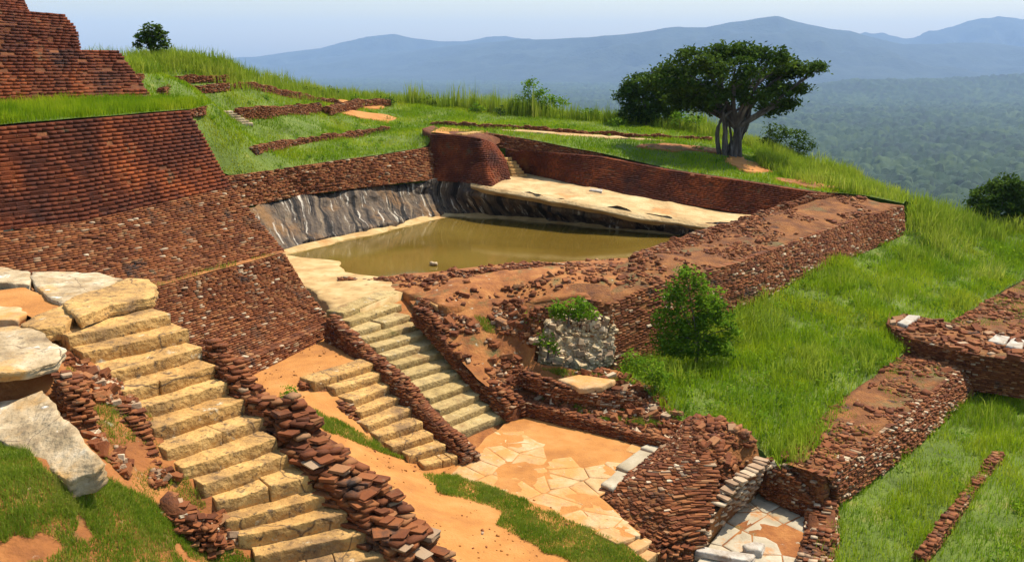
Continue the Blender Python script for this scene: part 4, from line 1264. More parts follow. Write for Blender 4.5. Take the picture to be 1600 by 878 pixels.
# pale rubble end of the thick wall
EW_top = [D(786, 486, 38.6), D(830, 482, 38.2), D(872, 474, 37.8), D(915, 466, 37.5), D(956, 474, 37.25)]
EW_foot = [D(790, 560, 37.0), D(832, 574, 36.5), D(868, 580, 36.3), D(912, 584, 36.3), D(962, 588, 36.5)]
endw = brick_wall('brick_wall', [EW_foot, [mid(a, b, 0.5, 0.1) for a, b in zip(EW_foot, EW_top)], EW_top], M['brick'], 'ruined end of the thick wall with whitish stonework and plants', bl=0.2, bh=0.06, bd=0.18, rough=0.03, miss=0.3, crisp=True, ks=1.0, max_ind=60, min_px=5.5, pale=(M['brick_pale'], 0.12), cap=(0.1, 1.6, 0.35), core_in=0.0, core_mat=M['mud_wall'])
SW_top = [D(846, 512, 37.45), D(868, 490, 37.45), D(900, 484, 37.3), D(935, 490, 37.15), D(958, 500, 37.0)]
SW_foot = [D(838, 566, 36.5), D(866, 574, 36.25), D(905, 578, 36.2), D(938, 578, 36.25), D(958, 568, 36.45)]
def tow(p, k=0.10): return tuple(np.array(p) + np.array([0.03, -k, 0]))
sw = brick_wall('stonework', [[tow(p) for p in SW_foot], [tow(mid(a, b, 0.5, 0.1)) for a, b in zip(SW_foot, SW_top)], [tow(p, 0.02) for p in SW_top]], M['brick_pale'], None, bl=0.3, bh=0.2, bd=0.2, rough=0.05, miss=9.0, gapd=0.15, core_mat=M['lime_wall'], parent=endw)
n_ = 900
fu, fv = rng.uniform(0, 4, n_), rng.uniform(0.02, 0.98, n_)
iu = np.minimum(fu.astype(int), 3); wu = (fu - iu)[:, None]
sf, st_ = np.array(SW_foot), np.array(SW_top)
P = (sf[iu] * (1 - wu) + sf[iu + 1] * wu) * (1 - fv)[:, None] + (st_[iu] * (1 - wu) + st_[iu + 1] * wu) * fv[:, None] + np.array([0.03, -0.065, 0]) + np.c_[np.zeros(n_), rng.normal(0, 0.03, n_), np.zeros(n_)]
P[:, 0] += rng.normal(0, 0.06, n_) * (np.abs(fu - 2) > 1.7)
kp = rng.uniform(0, 1, n_) < np.clip(1.25 - (np.abs(fu - 2) / 2) ** 3 * 0.8 - (np.abs(fv - 0.45) / 0.55) ** 3 * 0.7 + 0.6 * fbm(P * 1.5, 2, 4), 0.05, 1)
P = P[kp]; n_ = len(P)
sel = rng.uniform(0, 1, n_) < 0.3
scatter_bricks(sw, P[~sel], (0.15, 0.13, 0.09), M['cream'], max_ind=110, min_px=4, flat=0.9, name='stone', rest_name='small_stones')
scatter_bricks(sw, P[sel], (0.17, 0.15, 0.12), M['brick_pale'], max_ind=60, min_px=4, flat=0.9, name='stone', rest_name='small_stones')

# low brick bank between pool and ruins
rubble_wall('brick_wall', [U(668, 438, -9.35), U(720, 428, -9.25), U(790, 420, -9.15), U(850, 412, -9.05), U(893, 410, -9.05)], 0.9, 0.9, M['brick'], 'crumbling low brick bank along the near side of the water', bl=0.26, bh=0.09, bd=0.2, ragged=0.18, max_ind=60, min_px=7, pale=(M['brick_pale'], 0.08))
rubble_wall('brick_wall', [U(530, 436, -9.7), U(570, 436, -9.75), U(625, 438, -9.72)], 0.45, 0.4, M['brick'], 'short row of dark bricks at the sandy near bank', bl=0.26, bh=0.09, bd=0.2, ragged=0.1, max_ind=40, min_px=7)

# near bank, sandy stone floor at the head of the middle stairs
patch('bank', 'bank_floor', [U(425, 395, -9.75), U(475, 402, -9.85), U(528, 408, -9.95), U(540, 425, -9.8), U(628, 440, -9.75), U(632, 456, -9.66), U(545, 488, -9.7), U(530, 494, -9.75), U(505, 470, -9.75), U(440, 420, -9.7)], M['pale_sand'], 'pale sandy stone floor at the near corner of the pool', 'ground', wiggle=0.22, step=0.35, amp=0.05, skirt=0.8)
patch('bankred', 'bank_earth', [U(528, 434, -9.9), U(600, 430, -10.06), U(690, 424, -10.06), U(800, 412, -10.06), U(900, 408, -10.06), U(1000, 402, -9.9), U(1000, 425, -9.0), tuple(np.array(WR_top[0]) + [-0.1, 0.35, 0.0]), tuple(np.array(EW_top[3]) + [0, 0.3, 0.1]), tuple(np.array(EW_top[2]) + [0, 0.3, 0.1]), tuple(np.array(EW_top[1]) + [0, 0.3, 0.1]), tuple(np.array(EW_top[0]) + [0, 0.3, 0.1]), U(700, 480, -9.6), U(634, 458, -9.65)], M['earth'], 'reddish trampled earth between the pool and the ruins', 'ground',
      inner=[U(750, 450, -9.3), U(860, 440, -9.15)], wiggle=0.22, step=0.35, amp=0.10, skirt=0.5)

# ------------------------------------------------------------------ ruined slope between the middle stairs and the grass
patch('slope', 'rubble_slope', [U(640, 470, -9.7), U(700, 470, -9.6), U(790, 466, -9.5), U(845, 478, -9.3), U(834, 566, -11.4), U(905, 578, -11.45), U(965, 580, -11.55), U(1020, 604, -11.75), U(1060, 650, -12.2), U(1055, 695, -12.75), U(950, 668, -12.65), U(830, 634, -12.55), U(800, 645, -12.6), U(745, 590, -11.5), U(690, 528, -10.5)], M['earth'], 'reddish rubble-strewn slope beside the middle stairs', 'ground',
      inner=[U(760, 520, -10.4), U(800, 560, -11.2), U(870, 620, -12.05)], step=0.3, amp=0.14, nscale=0.9)
root = obj('brick_rubble', *rough_box(np.array(U(780, 525, -10.75)), np.eye(3), (0.12, 0.08, 0.05), 0.02), M['core'])
tag(root, 'fallen bricks scattered over the reddish slope', 'rubble', kind='stuff')
P = sample_patch('slope', 3000)
P = P[(fbm(P * 0.6, 3, 15) > 0.02)]
sel = rng.uniform(0, 1, len(P)) < 0.13
scatter_bricks(root, P[~sel], (0.21, 0.13, 0.08), M['brick'], max_ind=150, min_px=7.5, flat=0.9)
scatter_bricks(root, P[sel], (0.17, 0.12, 0.08), M['brick_pale'], max_ind=40, min_px=5, flat=0.9, name='stone', rest_name='loose_stones')
P2 = sample_patch('bankred', 1600)
P2 = P2[(fbm(P2 * 0.6, 3, 25) > 0.0) & (P2[:, 2] > -9.9)]
root = obj('brick_rubble', *rough_box(np.array(U(800, 445, -9.45)), np.eye(3), (0.12, 0.08, 0.05), 0.02), M['core'])
tag(root, 'loose bricks lying on the earth between pool and ruins', 'rubble', kind='stuff')
scatter_bricks(root, P2, (0.19, 0.12, 0.08), M['brick'], max_ind=60, min_px=7.5, flat=0.9)
for (px, py, key, hs, lab) in ((788, 441, 'bankred', (0.34, 0.2, 0.12), 'bright white stone perched on the brick bank near the water'), (727, 481, 'slope', (0.4, 0.28, 0.2), 'grey boulder on the slope next to the head of the stairs'), (678, 413, None, (0.22, 0.14, 0.12), 'pale stone at the very edge of the water')):
    p = np.array(U(px, py, -9.6 if key else -9.95))
    if key:
        for _ in range(12):
            p = np.array(U(px, py, PATCH[key][2](p[None])[0] + 0.05))
    a_ = random.uniform(-0.5, 0.5)
    ax_ = np.array([[math.cos(a_), math.sin(a_), 0.1], [-math.sin(a_), math.cos(a_), 0], [-0.1, 0, 1]])
    V, F = rough_box(p + [0, 0, hs[2] * 0.4], ax_, hs, min(hs) * 0.75, (4, 3, 2), 0.10, 2.6, seed=int(px))
    tag(obj('boulder', V, F, M['white_stone'] if px == 788 else M['slab']), lab, 'stone')
# flat slabs beside the stair head
for (pts, z, lab) in (([(668, 470), (690, 460), (703, 466), (682, 478)], -9.6, 'small pale step slab beside the head of the stairs'), ([(872, 592), (905, 584), (962, 592), (940, 604), (905, 606)], -11.55, 'flat pale slab lying at the foot of the white stonework')):
    slab('stone_slab', [U(x, y, z) for x, y in pts], 0.22, M['flag'], label=lab, cat='slab', wig=0.04, step=0.25)

# ------------------------------------------------------------------ the middle stairs
RIGHT = [(621, 456), (629, 475), (641, 492), (657, 505), (674, 518), (688, 532), (701, 547), (716, 563), (729, 579), (745, 595), (759, 612), (775, 628), (791, 645)]
LEFT = [(537, 488), (546, 502), (557, 517), (569, 530), (586, 543), (603, 556), (618, 570), (636, 587), (653, 604), (671, 622), (686, 640), (699, 658), (711, 677)]
staircase('stone_staircase', [(U(l[0], l[1], -9.6 - 0.252 * i), U(r_[0], r_[1], -9.6 - 0.252 * i)) for i, (l, r_) in enumerate(zip(LEFT, RIGHT))], M['step_mossy'], 'long flight of thirteen mossy yellow steps descending from the pool', 0.5, 0.25, split=0.25, amp=0.014, over=0.35, seg=16, back_hint=np.array([-0.7, 0.6, 0]))
LEFT2 = [(490, 596), (522, 607), (552, 625), (563, 643), (574, 664), (590, 681), (613, 697), (638, 711), (662, 726)]
RIGHT2 = [(587, 567), (603, 582), (616, 599), (630, 617), (645, 638), (661, 658), (678, 677), (697, 694), (716, 712)]
staircase('stone_staircase', [(U(l[0], l[1], -10.5 - 0.265 * i), U(r_[0], r_[1], -10.5 - 0.265 * i)) for i, (l, r_) in enumerate(zip(LEFT2, RIGHT2))], M['step'], 'shorter flight of nine steps running down beside the mossy stairs', 0.5, 0.26, split=0.25, amp=0.014, over=0.35, seg=16, back_hint=np.array([-0.7, 0.6, 0]))
def bed(key, Ls, Rs, z0, dz, label):
    L_ = [U(l[0], l[1], z0 - dz * i) for i, l in enumerate(Ls)]; R_ = [U(r[0], r[1], z0 - dz * i) for i, r in enumerate(Rs)]
    lo = [tuple(np.array(p) + (np.array(p) - np.array(q)) * 0.12 + [0, 0, -0.34]) for p, q in zip(L_, R_)]
    hi = [tuple(np.array(q) + (np.array(q) - np.array(p)) * 0.25 + [0, 0, -0.34]) for p, q in zip(L_, R_)]
    e_ = np.array([0.45, -0.45, -0.25])
    patch(key, 'stair_bed', lo + [tuple(np.array(lo[-1]) + e_), tuple(np.array(hi[-1]) + e_)] + hi[::-1], M['earth'], label, 'ground', step=0.4, amp=0.04)
bed('bed1', LEFT, RIGHT, -9.6, 0.252, 'earth bed showing beside the mossy steps')
bed('bed2', LEFT2, RIGHT2, -10.5, 0.265, 'earth bed showing beside the nine steps')
# balustrades of piled brick
def between(a, b, f): return tuple(np.array(a) * (1 - f) + np.array(b) * f)
rubble_wall('brick_balustrade', [U(520, 497, -9.75), U(560, 533, -10.1), U(600, 570, -10.55), U(640, 605, -11.0), U(680, 648, -11.7), U(722, 694, -12.4), U(736, 706, -12.5)], [0.5, 0.45, 0.5, 0.6, 0.6, 0.65, 0.6], [0.9, 0.8, 0.8, 0.9, 0.9, 0.7, 0.5], M['brick'], 'dark brick balustrade running between the two middle flights', bl=0.30, bh=0.09, bd=0.22, ragged=0.12, max_ind=220, min_px=7.5, pale=(M['brick_pale'], 0.06))
rubble_wall('brick_balustrade', [U(652, 480, -9.6), U(682, 502, -10.0), U(720, 543, -10.75), U(758, 584, -11.5), U(806, 632, -12.25)], [0.4, 0.6, 0.8, 0.9, 0.8], [0.5, 0.6, 0.6, 0.6, 0.5], M['brick'], 'broad crumbling brick flank uphill of the mossy stairs', bl=0.30, bh=0.10, bd=0.24, ragged=0.25, max_ind=250, min_px=7.5, pale=(M['brick_pale'], 0.06))
rubble_wall('brick_balustrade', [U(470, 600, -10.65), U(505, 605, -10.85), U(540, 632, -11.15), U(560, 660, -11.6)], 0.5, 0.5, M['brick'], 'small heap of broken brick at the outer side of nine steps', bl=0.26, bh=0.08, bd=0.2, ragged=0.12, max_ind=80, min_px=7.5, pale=(M['brick_pale'], 0.15))

# ------------------------------------------------------------------ landing and path
patch('path', 'path', [U(300, 560, -10.78), U(385, 570, -10.72), U(445, 548, -10.68), U(515, 518, -10.6), U(530, 535, -10.62), U(590, 568, -10.68), U(555, 640, -11.4), U(600, 700, -12.2), U(660, 732, -12.85), U(735, 715, -12.9), U(760, 735, -12.95), U(900, 815, -12.95), U(1020, 885, -13.2), U(1080, 960, -13.3), U(760, 1000, -12.9), U(560, 900, -12.2), U(430, 760, -11.3), U(350, 670, -10.9), U(290, 610, -10.8)], M['sand'], 'orange sandy path curving between the stairs', 'path',
      inner=[U(470, 575, -10.66), U(480, 640, -10.9), U(560, 705, -11.7), U(640, 770, -12.3), U(760, 830, -12.7)], wiggle=0.22, step=0.3, amp=0.05, skirt=0.3)

peb = obj('pebbles', *rough_box(np.array(U(640, 770, -12.33)), np.eye(3), (0.05, 0.04, 0.03), 0.02), M['slab'])
tag(peb, 'small stones and crumbs littering the orange path', 'pebbles', kind='stuff')
P = sample_patch('path', 900)
P = P[fbm(P * 0.9, 3, 19) > -0.1]
sel = rng.uniform(0, 1, len(P)) < 0.5
scatter_bricks(peb, P[sel], (0.045, 0.035, 0.025), M['brick'], max_ind=0, flat=1.0, rest_name='crumbs')
scatter_bricks(peb, P[~sel], (0.045, 0.04, 0.025), M['sand'], max_ind=0, flat=1.0, rest_name='crumbs')

# ------------------------------------------------------------------ flagstone terrace
TERR = [U(700, 740, -12.88), U(745, 700, -12.86), U(795, 655, -12.84), U(832, 636, -12.84), U(945, 668, -12.86), U(1048, 696, -12.88), U(990, 745, -12.9), U(935, 775, -12.92), U(1000, 835, -13.0), U(965, 850, -13.0), U(860, 800, -12.95)]
t = patch('terrace', 'flagstone_terrace', TERR, M['sand'], 'terrace of pale flagstones half buried in orange sand', 'pavement', wiggle=0.08, step=0.2, amp=0.05, nscale=0.9)
sandy = np.array([U(790, 668, -12.9), U(835, 640, -12.9), U(1000, 690, -12.9), U(960, 740, -12.9), U(850, 715, -12.9)])
flagstones(t, TERR, 'terrace', 0.8, M['flag'], keepfn=lambda c: not inpoly(c[None], sandy)[0], lift=0.008, seed=3, aspect=(1.5, 0.8), ang=-0.65, gap=0.018)
rubble_wall('brick_wall', [U(822, 627, -12.35), U(900, 648, -12.42), U(975, 668, -12.5), U(1055, 692, -12.55)], 0.4, 0.5, M['brick'], 'thin low brick wall edging the flagstone terrace', bl=0.30, bh=0.08, bd=0.2, ragged=0.06, max_ind=150, min_px=7.5)
rubble_wall('brick_wall', [U(815, 580, -11.45), U(870, 600, -11.6), U(940, 612, -11.75), U(1010, 622, -11.9)], 0.5, 0.4, M['brick'], 'broken row of bricks below the white stonework', bl=0.28, bh=0.09, bd=0.2, ragged=0.14, max_ind=60, min_px=7.5, pale=(M['brick_pale'], 0.12))
for k, q in enumerate(([(938, 755), (965, 733), (985, 740), (958, 763)], [(962, 728), (1000, 702), (1022, 708), (985, 736)], [(1000, 699), (1022, 685), (1043, 692), (1025, 706)])):
    slab('kerb_stone', [U(x, y, -12.75) for x, y in q], 0.2, M['grey_flag'], label=['grey kerb slab at the front end beside brick mound', 'long grey kerb slab in the middle of the mound edge', 'grey kerb slab next to the thin low brick wall'][k], cat='slab', wig=0.02, step=0.3, group='grey kerb slabs between terrace and mound', seed=k)
# little steps at the front of the terrace
l3 = [((930, 826), (968, 800)), ((950, 838), (985, 814)), ((972, 850), (1003, 830)), ((992, 862), (1020, 844)), ((1012, 874), (1036, 858))]
staircase('stone_stairs', [(U(a[0], a[1], -12.95 - 0.17 * i), U(b[0], b[1], -12.95 - 0.17 * i)) for i, (a, b) in enumerate(l3)], M['flag'], 'few low steps leaving the flagstone terrace at the mound foot', 0.36, 0.17, split=0.2, back_hint=np.array([-0.7, 0.6, 0]), seg=3)

# ------------------------------------------------------------------ brick mound
MOUND = [U(1052, 690, -12.85), U(1062, 660, -12.3), U(1085, 648, -11.75), U(1130, 655, -11.75), U(1180, 680, -11.85), U(1200, 712, -12.1), U(1198, 745, -13.2), U(1150, 792, -13.55), U(1100, 850, -13.9), U(1075, 885, -14.1), U(1030, 868, -13.7), U(965, 803, -13.15), U(935, 772, -12.95), U(990, 740, -12.9)]
m_ = patch('mound', 'brick_mound', MOUND, M['mud_wall'], 'collapsed brick mound with reddish top at the flagstone terrace corner', 'mound', inner=[U(1110, 690, -11.85), U(1150, 712, -12.0), U(1080, 730, -12.35), U(1050, 770, -12.85), U(1070, 820, -13.35), U(1160, 735, -12.35)], step=0.25, amp=0.10, nscale=1.0, kind='thing', skirt=0.6)
Mf = [U(1052, 690, -12.9), U(990, 742, -12.95), U(936, 772, -13.0), U(968, 806, -13.2), U(1032, 870, -13.75), U(1074, 886, -14.15)]
Mm = [U(1072, 676, -12.3), U(1040, 716, -12.42), U(1006, 752, -12.6), U(1030, 790, -12.85), U(1066, 838, -13.35), U(1084, 866, -13.85)]
Mt = [U(1087, 650, -11.75), U(1092, 676, -11.82), U(1096, 704, -12.0), U(1112, 738, -12.3), U(1110, 792, -12.95), U(1096, 848, -13.65)]
brick_wall('brick_face', [Mf, Mm, Mt], M['brick'], None, bl=0.16, bh=0.055, bd=0.2, rough=0.025, miss=0.18, slope_w=0.55, crisp=True, joint=0.003, ks=1.0, max_ind=200, min_px=4.5, pale=(M['brick_pale'], 0.05), core_in=0.06, core_mat=M['mud_wall'], parent=m_)
Rf = [U(1202, 752, -13.65), U(1150, 796, -13.75), U(1100, 852, -14.0), U(1078, 886, -14.2)]
Rt = [U(1198, 716, -12.1), U(1150, 752, -12.35), U(1112, 800, -13.0), U(1090, 858, -13.8)]
brick_wall('rubble_face', [Rf, Rt], M['brick_pale'], None, bl=0.24, bh=0.07, bd=0.22, rough=0.05, miss=0.2, ks=1.0, joint=0.004, max_ind=100, min_px=6, core_in=0.03, core_mat=M['mud_wall'], yawj=0.15, parent=m_)
P = sample_patch('mound', 2600)
P = P[rng.uniform(0, 1, len(P)) < np.clip(0.7 - 2.5 * fbm(P * 0.8, 3, 55), 0.1, 1)]
scatter_bricks(m_, P, (0.19, 0.11, 0.065), M['brick'], max_ind=60, min_px=6.5, flat=0.6, aligned=0.9)

# ------------------------------------------------------------------ lower flagstones by the mound
LOW = [U(1085, 885, -14.0), U(1150, 795, -13.75), U(1205, 745, -13.65), U(1262, 762, -13.7), U(1290, 790, -13.8), U(1270, 860, -14.0), U(1260, 930, -14.1), U(1100, 930, -14.1)]
t = patch('low', 'lower_pavement', LOW, M['earth'], 'mossy grey flagstones in the hollow behind the brick mound', 'pavement', step=0.3, amp=0.05)
flagstones(t, LOW, 'low', 0.8, M['grey_flag'], keepfn=lambda c: fbm(np.array([[c[0] * 0.5, c[1] * 0.5, 1.0]]), 2, 9)[0] < 0.14, lift=0.03, seed=8, aspect=(1.5, 0.8), ang=0.7)
slab('stone_slab', [U(1088, 852, -13.75), U(1180, 866, -13.75), U(1172, 876, -13.75), U(1085, 860, -13.75)], 0.18, M['white_stone'], label='long white edging slab in the hollow behind the mound', cat='slab', wig=0.03)
slab('boulder', [U(1160, 850, -13.7), U(1178, 844, -13.7), U(1196, 848, -13.7), U(1190, 858, -13.7), U(1168, 858, -13.7)], 0.25, M['white_stone'], label='rounded white stone above the long edging slab', cat='stone', wig=0.04, step=0.2)
rubble_wall('brick_wall', [U(1200, 722, -12.6), U(1250, 745, -12.8), U(1285, 775, -13.2), U(1285, 830, -13.6), U(1265, 900, -13.9)], [0.7, 0.8, 0.9, 0.9, 0.9], 0.9, M['brick'], 'tumbled brick wall curving round the lower flagstones', bl=0.27, bh=0.10, bd=0.24, ragged=0.2, max_ind=150, min_px=7.5, pale=(M['brick_pale'], 0.28))

# ------------------------------------------------------------------ long low wall and cross wall on the right
LW_far = [U(1215, 708, -12.35), U(1330, 612, -12.2), U(1432, 538, -12.05), U(1480, 506, -11.95), U(1560, 460, -11.9), U(1640, 415, -11.85)]
LW_near = [U(1290, 742, -12.4), U(1400, 652, -12.25), U(1492, 580, -12.1), U(1545, 540, -12.0), U(1625, 487, -11.95), U(1720, 432, -11.9)]
LW_foot = [U(1308, 790, -13.6), U(1425, 700, -13.3), U(1510, 622, -13.1), U(1568, 572, -12.95), U(1650, 520, -12.9), U(1750, 465, -12.8)]
brick_wall('brick_wall', [LW_foot, [mid(a, b, 0.55, 0.1) for a, b in zip(LW_foot, LW_near)], LW_near], M['brick'], 'long low brick wall dividing the two lush lawns', bl=0.17, bh=0.055, bd=0.18, rough=0.025, miss=0.15, crisp=True, ks=1.0, joint=0.003, max_ind=200, min_px=6.5, pale=(M['brick_pale'], 0.22), cap=(-1.0, 0.9, 0.02), core_in=0.01, core_mat=M['mud_wall'])
brick_wall('brick_wall', [[(LW_far[0][0] - 0.1, LW_far[0][1], -13.6), (LW_near[0][0], LW_near[0][1] - 0.15, -13.7)], [LW_far[0], LW_near[0]]], M['brick'], 'broken end of the long low wall facing the brick mound', bl=0.26, bh=0.10, bd=0.2, rough=0.05, miss=0.2, max_ind=60, min_px=6.5, pale=(M['brick_pale'], 0.15), cap=(0.5, 0.6, 0.02), core_in=0.01, core_mat=M['mud_wall'])
patch('lwtop', 'wall_top', LW_near + LW_far[::-1], M['mud_wall'], 'mossy earthen top of the long low wall between lawns', 'ground', step=0.3, amp=0.10, nscale=0.8, skirt=0.8)
P = sample_patch('lwtop', 4200)
P = P[fbm(P * 0.8, 3, 35) > -0.05]
root = obj('brick_rubble', *rough_box(np.array(U(1380, 640, -12.5)), np.eye(3), (0.12, 0.08, 0.05), 0.02), M['core'])
tag(root, 'loose bricks bedded in the top of the long low wall', 'rubble', kind='stuff')
scatter_bricks(root, P, (0.15, 0.10, 0.06), M['brick'], max_ind=80, min_px=7.5, flat=0.7)
XW_top = [U(1388, 505, -11.35), U(1412, 524, -11.4), U(1500, 548, -11.4), U(1620, 566, -11.4)]
XW_back = [U(1412, 489, -11.35), U(1440, 495, -11.4), U(1530, 515, -11.4), U(1650, 528, -11.4)]
XW_foot = [D(1392, 530, XW_top[0][1] - 0.1), D(1415, 545, XW_top[1][1] - 0.1), D(1502, 606, XW_top[2][1] - 0.1), D(1622, 626, XW_top[3][1] - 0.1)]
brick_wall('brick_wall', [XW_foot, XW_top], M['brick'], 'dark brick cross wall projecting into the lawn, white slabs on top', bl=0.18, bh=0.058, bd=0.18, rough=0.022, miss=0.06, crisp=True, ks=1.0, joint=0.003, max_ind=150, min_px=7, pale=(M['brick_pale'], 0.06), cap=(0.5, 1.0, 0.0), core_in=0.13, core_ext=[((0.6, 1.4, 0), 'start')])
patch('xwtop', 'wall_top', XW_top + XW_back[::-1], M['mud_wall'], 'earth and moss covering the cross wall', 'ground', step=0.25, amp=0.06, skirt=0.8)
P = sample_patch('xwtop', 320)
root = obj('brick_rubble', *rough_box(np.array(U(1460, 520, -11.6)), np.eye(3), (0.12, 0.08, 0.05), 0.02), M['core'])
tag(root, 'loose bricks scattered on top of the cross wall', 'rubble', kind='stuff')
scatter_bricks(root, P, (0.26, 0.15, 0.1), M['brick'], max_ind=60, min_px=7.5, flat=0.7)
for k, (q, z) in enumerate((([(1543, 531), (1556, 522), (1578, 526), (1568, 538)], -11.25), ([(1570, 539), (1581, 527), (1603, 531), (1596, 545)], -11.25), ([(1402, 503), (1420, 491), (1438, 493), (1418, 508)], -11.2))):
    slab('stone_slab', [U(x, y, z) for x, y in q], 0.22, M['white_stone'], label=['white slab on the cross wall, the one away from the frame edge', 'white slab on the cross wall, cut by the frame edge', 'pale slab on the free end of the cross wall'][k], cat='slab', wig=0.02, step=0.25, seed=k)
# row of half buried bricks in the lower lawn
rubble_wall('brick_kerb', [U(1440, 862, -13.75), U(1480, 810, -13.62), U(1520, 755, -13.5), U(1562, 706, -13.35)], 0.3, 0.3, M['brick'], 'half buried row of bricks crossing the lower lawn', bl=0.3, bh=0.1, bd=0.2, ragged=0.12, max_ind=80, min_px=7.5)

# ------------------------------------------------------------------ lawns
field_b = [U(965, 588, -11.7), D(1000, 570, 37.6), D(1060, 538, 39.3), D(1155, 487, 42.3), D(1265, 429, 47.2), D(1350, 395, 52.2), D(1414, 367, 55.2), D(1418, 330, 57), D(1440, 322, 60), D(1500, 341, 60), D(1600, 361, 60), D(1750, 375, 60), D(2000, 420, 56), U(1900, 420, -12.1), U(1640, 415, -11.85), U(1560, 460, -11.9), U(1480, 507, -11.95), U(1432, 539, -12.05), U(1330, 613, -12.2), U(1262, 735, -12.62), U(1215, 735, -12.7), U(1190, 705, -12.6), U(1170, 690, -12.4), U(1130, 668, -12.3), U(1085, 662, -12.4), U(1050, 660, -12.4), U(1010, 612, -11.8)]
patch('field', 'lawn_ground', field_b, M['soil_grass'], 'gently falling ground under the lush tall lawn', 'ground', inner=[U(1300, 500, -11.6), U(1450, 430, -11.2), U(1200, 560, -11.9), U(1520, 400, -11.0)], step=0.7, amp=0.18, nscale=0.3)
low_b = [U(1300, 780, -13.6), U(1425, 698, -13.35), U(1510, 620, -13.15), U(1568, 575, -13.0), U(1660, 520, -12.9), U(1900, 480, -12.9), U(2100, 700, -14.3), U(1900, 1100, -14.8), U(1250, 1050, -14.4), U(1270, 880, -14.0), U(1290, 820, -13.85)]
patch('lower', 'lawn_ground', low_b, M['soil_grass'], 'ground of the lower lawn in the corner', 'ground', inner=[U(1450, 800, -13.8), U(1560, 680, -13.4)], step=0.5, amp=0.10, nscale=0.5)

# ------------------------------------------------------------------ low ruin walls on the upper terraces
def low_wall(pts, label, th=0.35, h=0.5, **k):
    rubble_wall('brick_wall', pts, th, h, M['brick'], label, bl=0.34, bh=0.12, bd=0.24, ragged=0.10, max_ind=0, **k)
def on_meadow(px, py, d, up=0.3):
    ds = np.arange(44, 93, 0.25)
    R = np.array([D(px, py, q) for q in ds])
    gap = R[:, 2] - PATCH['meadow'][2](R)
    hit = np.where((gap[:-1] > 0) & (gap[1:] <= 0))[0]
    if len(hit):
        i = hit[np.argmin(np.abs(ds[hit] - d))]
        f = gap[i] / (gap[i] - gap[i + 1]); p = R[i] * (1 - f) + R[i + 1] * f
    else:
        p = R[np.argmin(np.abs(gap) + 0.01 * np.abs(ds - d))]
    return (p[0], p[1], PATCH['meadow'][2](p[None])[0] + up)
def mline(pts, up, d=62):
    return [on_meadow(x, y, d, up) for x, y in pts]
low_wall(mline([(395, 236), (450, 227), (520, 217), (570, 210), (606, 204)], 0.3), 'low ruined wall slanting across the grass above pool rock')
low_wall(mline([(370, 183), (420, 182), (470, 178), (498, 174)], 0.6), 'dark brick retaining wall with small stairs on the terrace', h=1.0)
low_wall(mline([(290, 178), (312, 176), (335, 177)], 0.4), 'stub of brick wall at the corner of the tall stepped wall', h=0.5)
low_wall(mline([(252, 147), (300, 144), (345, 140), (395, 137)], 0.35), 'thin brick line across the middle grass terrace', h=0.45)
low_wall(mline([(215, 126), (250, 127), (310, 127), (355, 126)], 0.3), 'upper brick line below the grassy hill', h=0.4)
low_wall(mline([(395, 137), (440, 148), (490, 158), (528, 163)], 0.35), 'brick line running down towards the reed fence', h=0.5)
low_wall(mline([(508, 178), (540, 172), (560, 167), (604, 165)], 0.5), 'short broken wall of orange brick beside bare earth', h=0.6, th=0.9)
low_wall(mline([(675, 196), (740, 200), (800, 202), (870, 208), (950, 213), (1020, 217), (1110, 222)], 0.30), 'long dark brick edge along the far strip of grass', h=0.5)
small = [on_meadow(x, y, 61, 0.0) for x, y in ((352, 180), (383, 196))]
a_, b_ = np.array(small[0]), np.array(small[1])
sts = []
for i in range(6):
    q = a_ + (b_ - a_) * (i / 5.0); z = max(a_[2], b_[2]) + 0.25 - i * (abs(a_[2] - b_[2]) + 0.1) / 5
    sts.append(((q[0] - 0.45, q[1] - 0.2, z), (q[0] + 0.45, q[1] + 0.25, z)))
staircase('stone_stairs', sts, M['slab'], 'tiny flight of pale steps on the grass terrace', 0.35, 0.16, split=0.0, back_hint=np.array([0, 1, 0]), seg=3)
for k, (x, y) in ((2, (1100, 236)),):
    p = on_meadow(x, y, 60, 0.0)
    cs = np.array([(p[0] - 0.6, p[1] - 0.25), (p[0] + 0.6, p[1] - 0.1), (p[0] + 0.6, p[1] + 0.3), (p[0] - 0.5, p[1] + 0.3)])
    slab('stone_slab', [(q[0], q[1], z_ + 0.10) for q, z_ in zip(cs, PATCH['meadow'][2](cs))], 0.25, M['slab'], label=['flat pale stone lying in the grass above the pool rock', 'flat pale stone on the middle grass terrace', 'pale stone on bare earth next to the big tree'][k], cat='slab', wig=0.04, step=0.3, seed=k + 20)
# bare trodden earth
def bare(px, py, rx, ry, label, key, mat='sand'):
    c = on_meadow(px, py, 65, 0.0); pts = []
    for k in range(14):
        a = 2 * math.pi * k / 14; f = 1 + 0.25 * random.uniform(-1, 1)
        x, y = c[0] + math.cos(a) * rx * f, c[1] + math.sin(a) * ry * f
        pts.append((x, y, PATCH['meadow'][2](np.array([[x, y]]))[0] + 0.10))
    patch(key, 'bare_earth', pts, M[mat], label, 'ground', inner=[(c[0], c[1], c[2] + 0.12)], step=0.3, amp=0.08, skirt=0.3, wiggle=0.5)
bare(1165, 258, 1.6, 2.2, 'patch of bare orange earth below the big tree', 'bare1')
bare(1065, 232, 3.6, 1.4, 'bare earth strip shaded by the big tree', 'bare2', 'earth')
bare(575, 182, 2.2, 1.6, 'bare orange earth beside the broken upper wall', 'bare3')
bare(1270, 290, 2.4, 1.2, 'bare reddish earth above the far corner of the pool', 'bare4', 'earth')
bare(560, 165, 1.6, 1.4, 'small bare orange hump on the far terrace', 'bare5')
bare(905, 212, 5.5, 0.5, 'worn footpath along the far strip of grass', 'bare6', 'pale_sand')

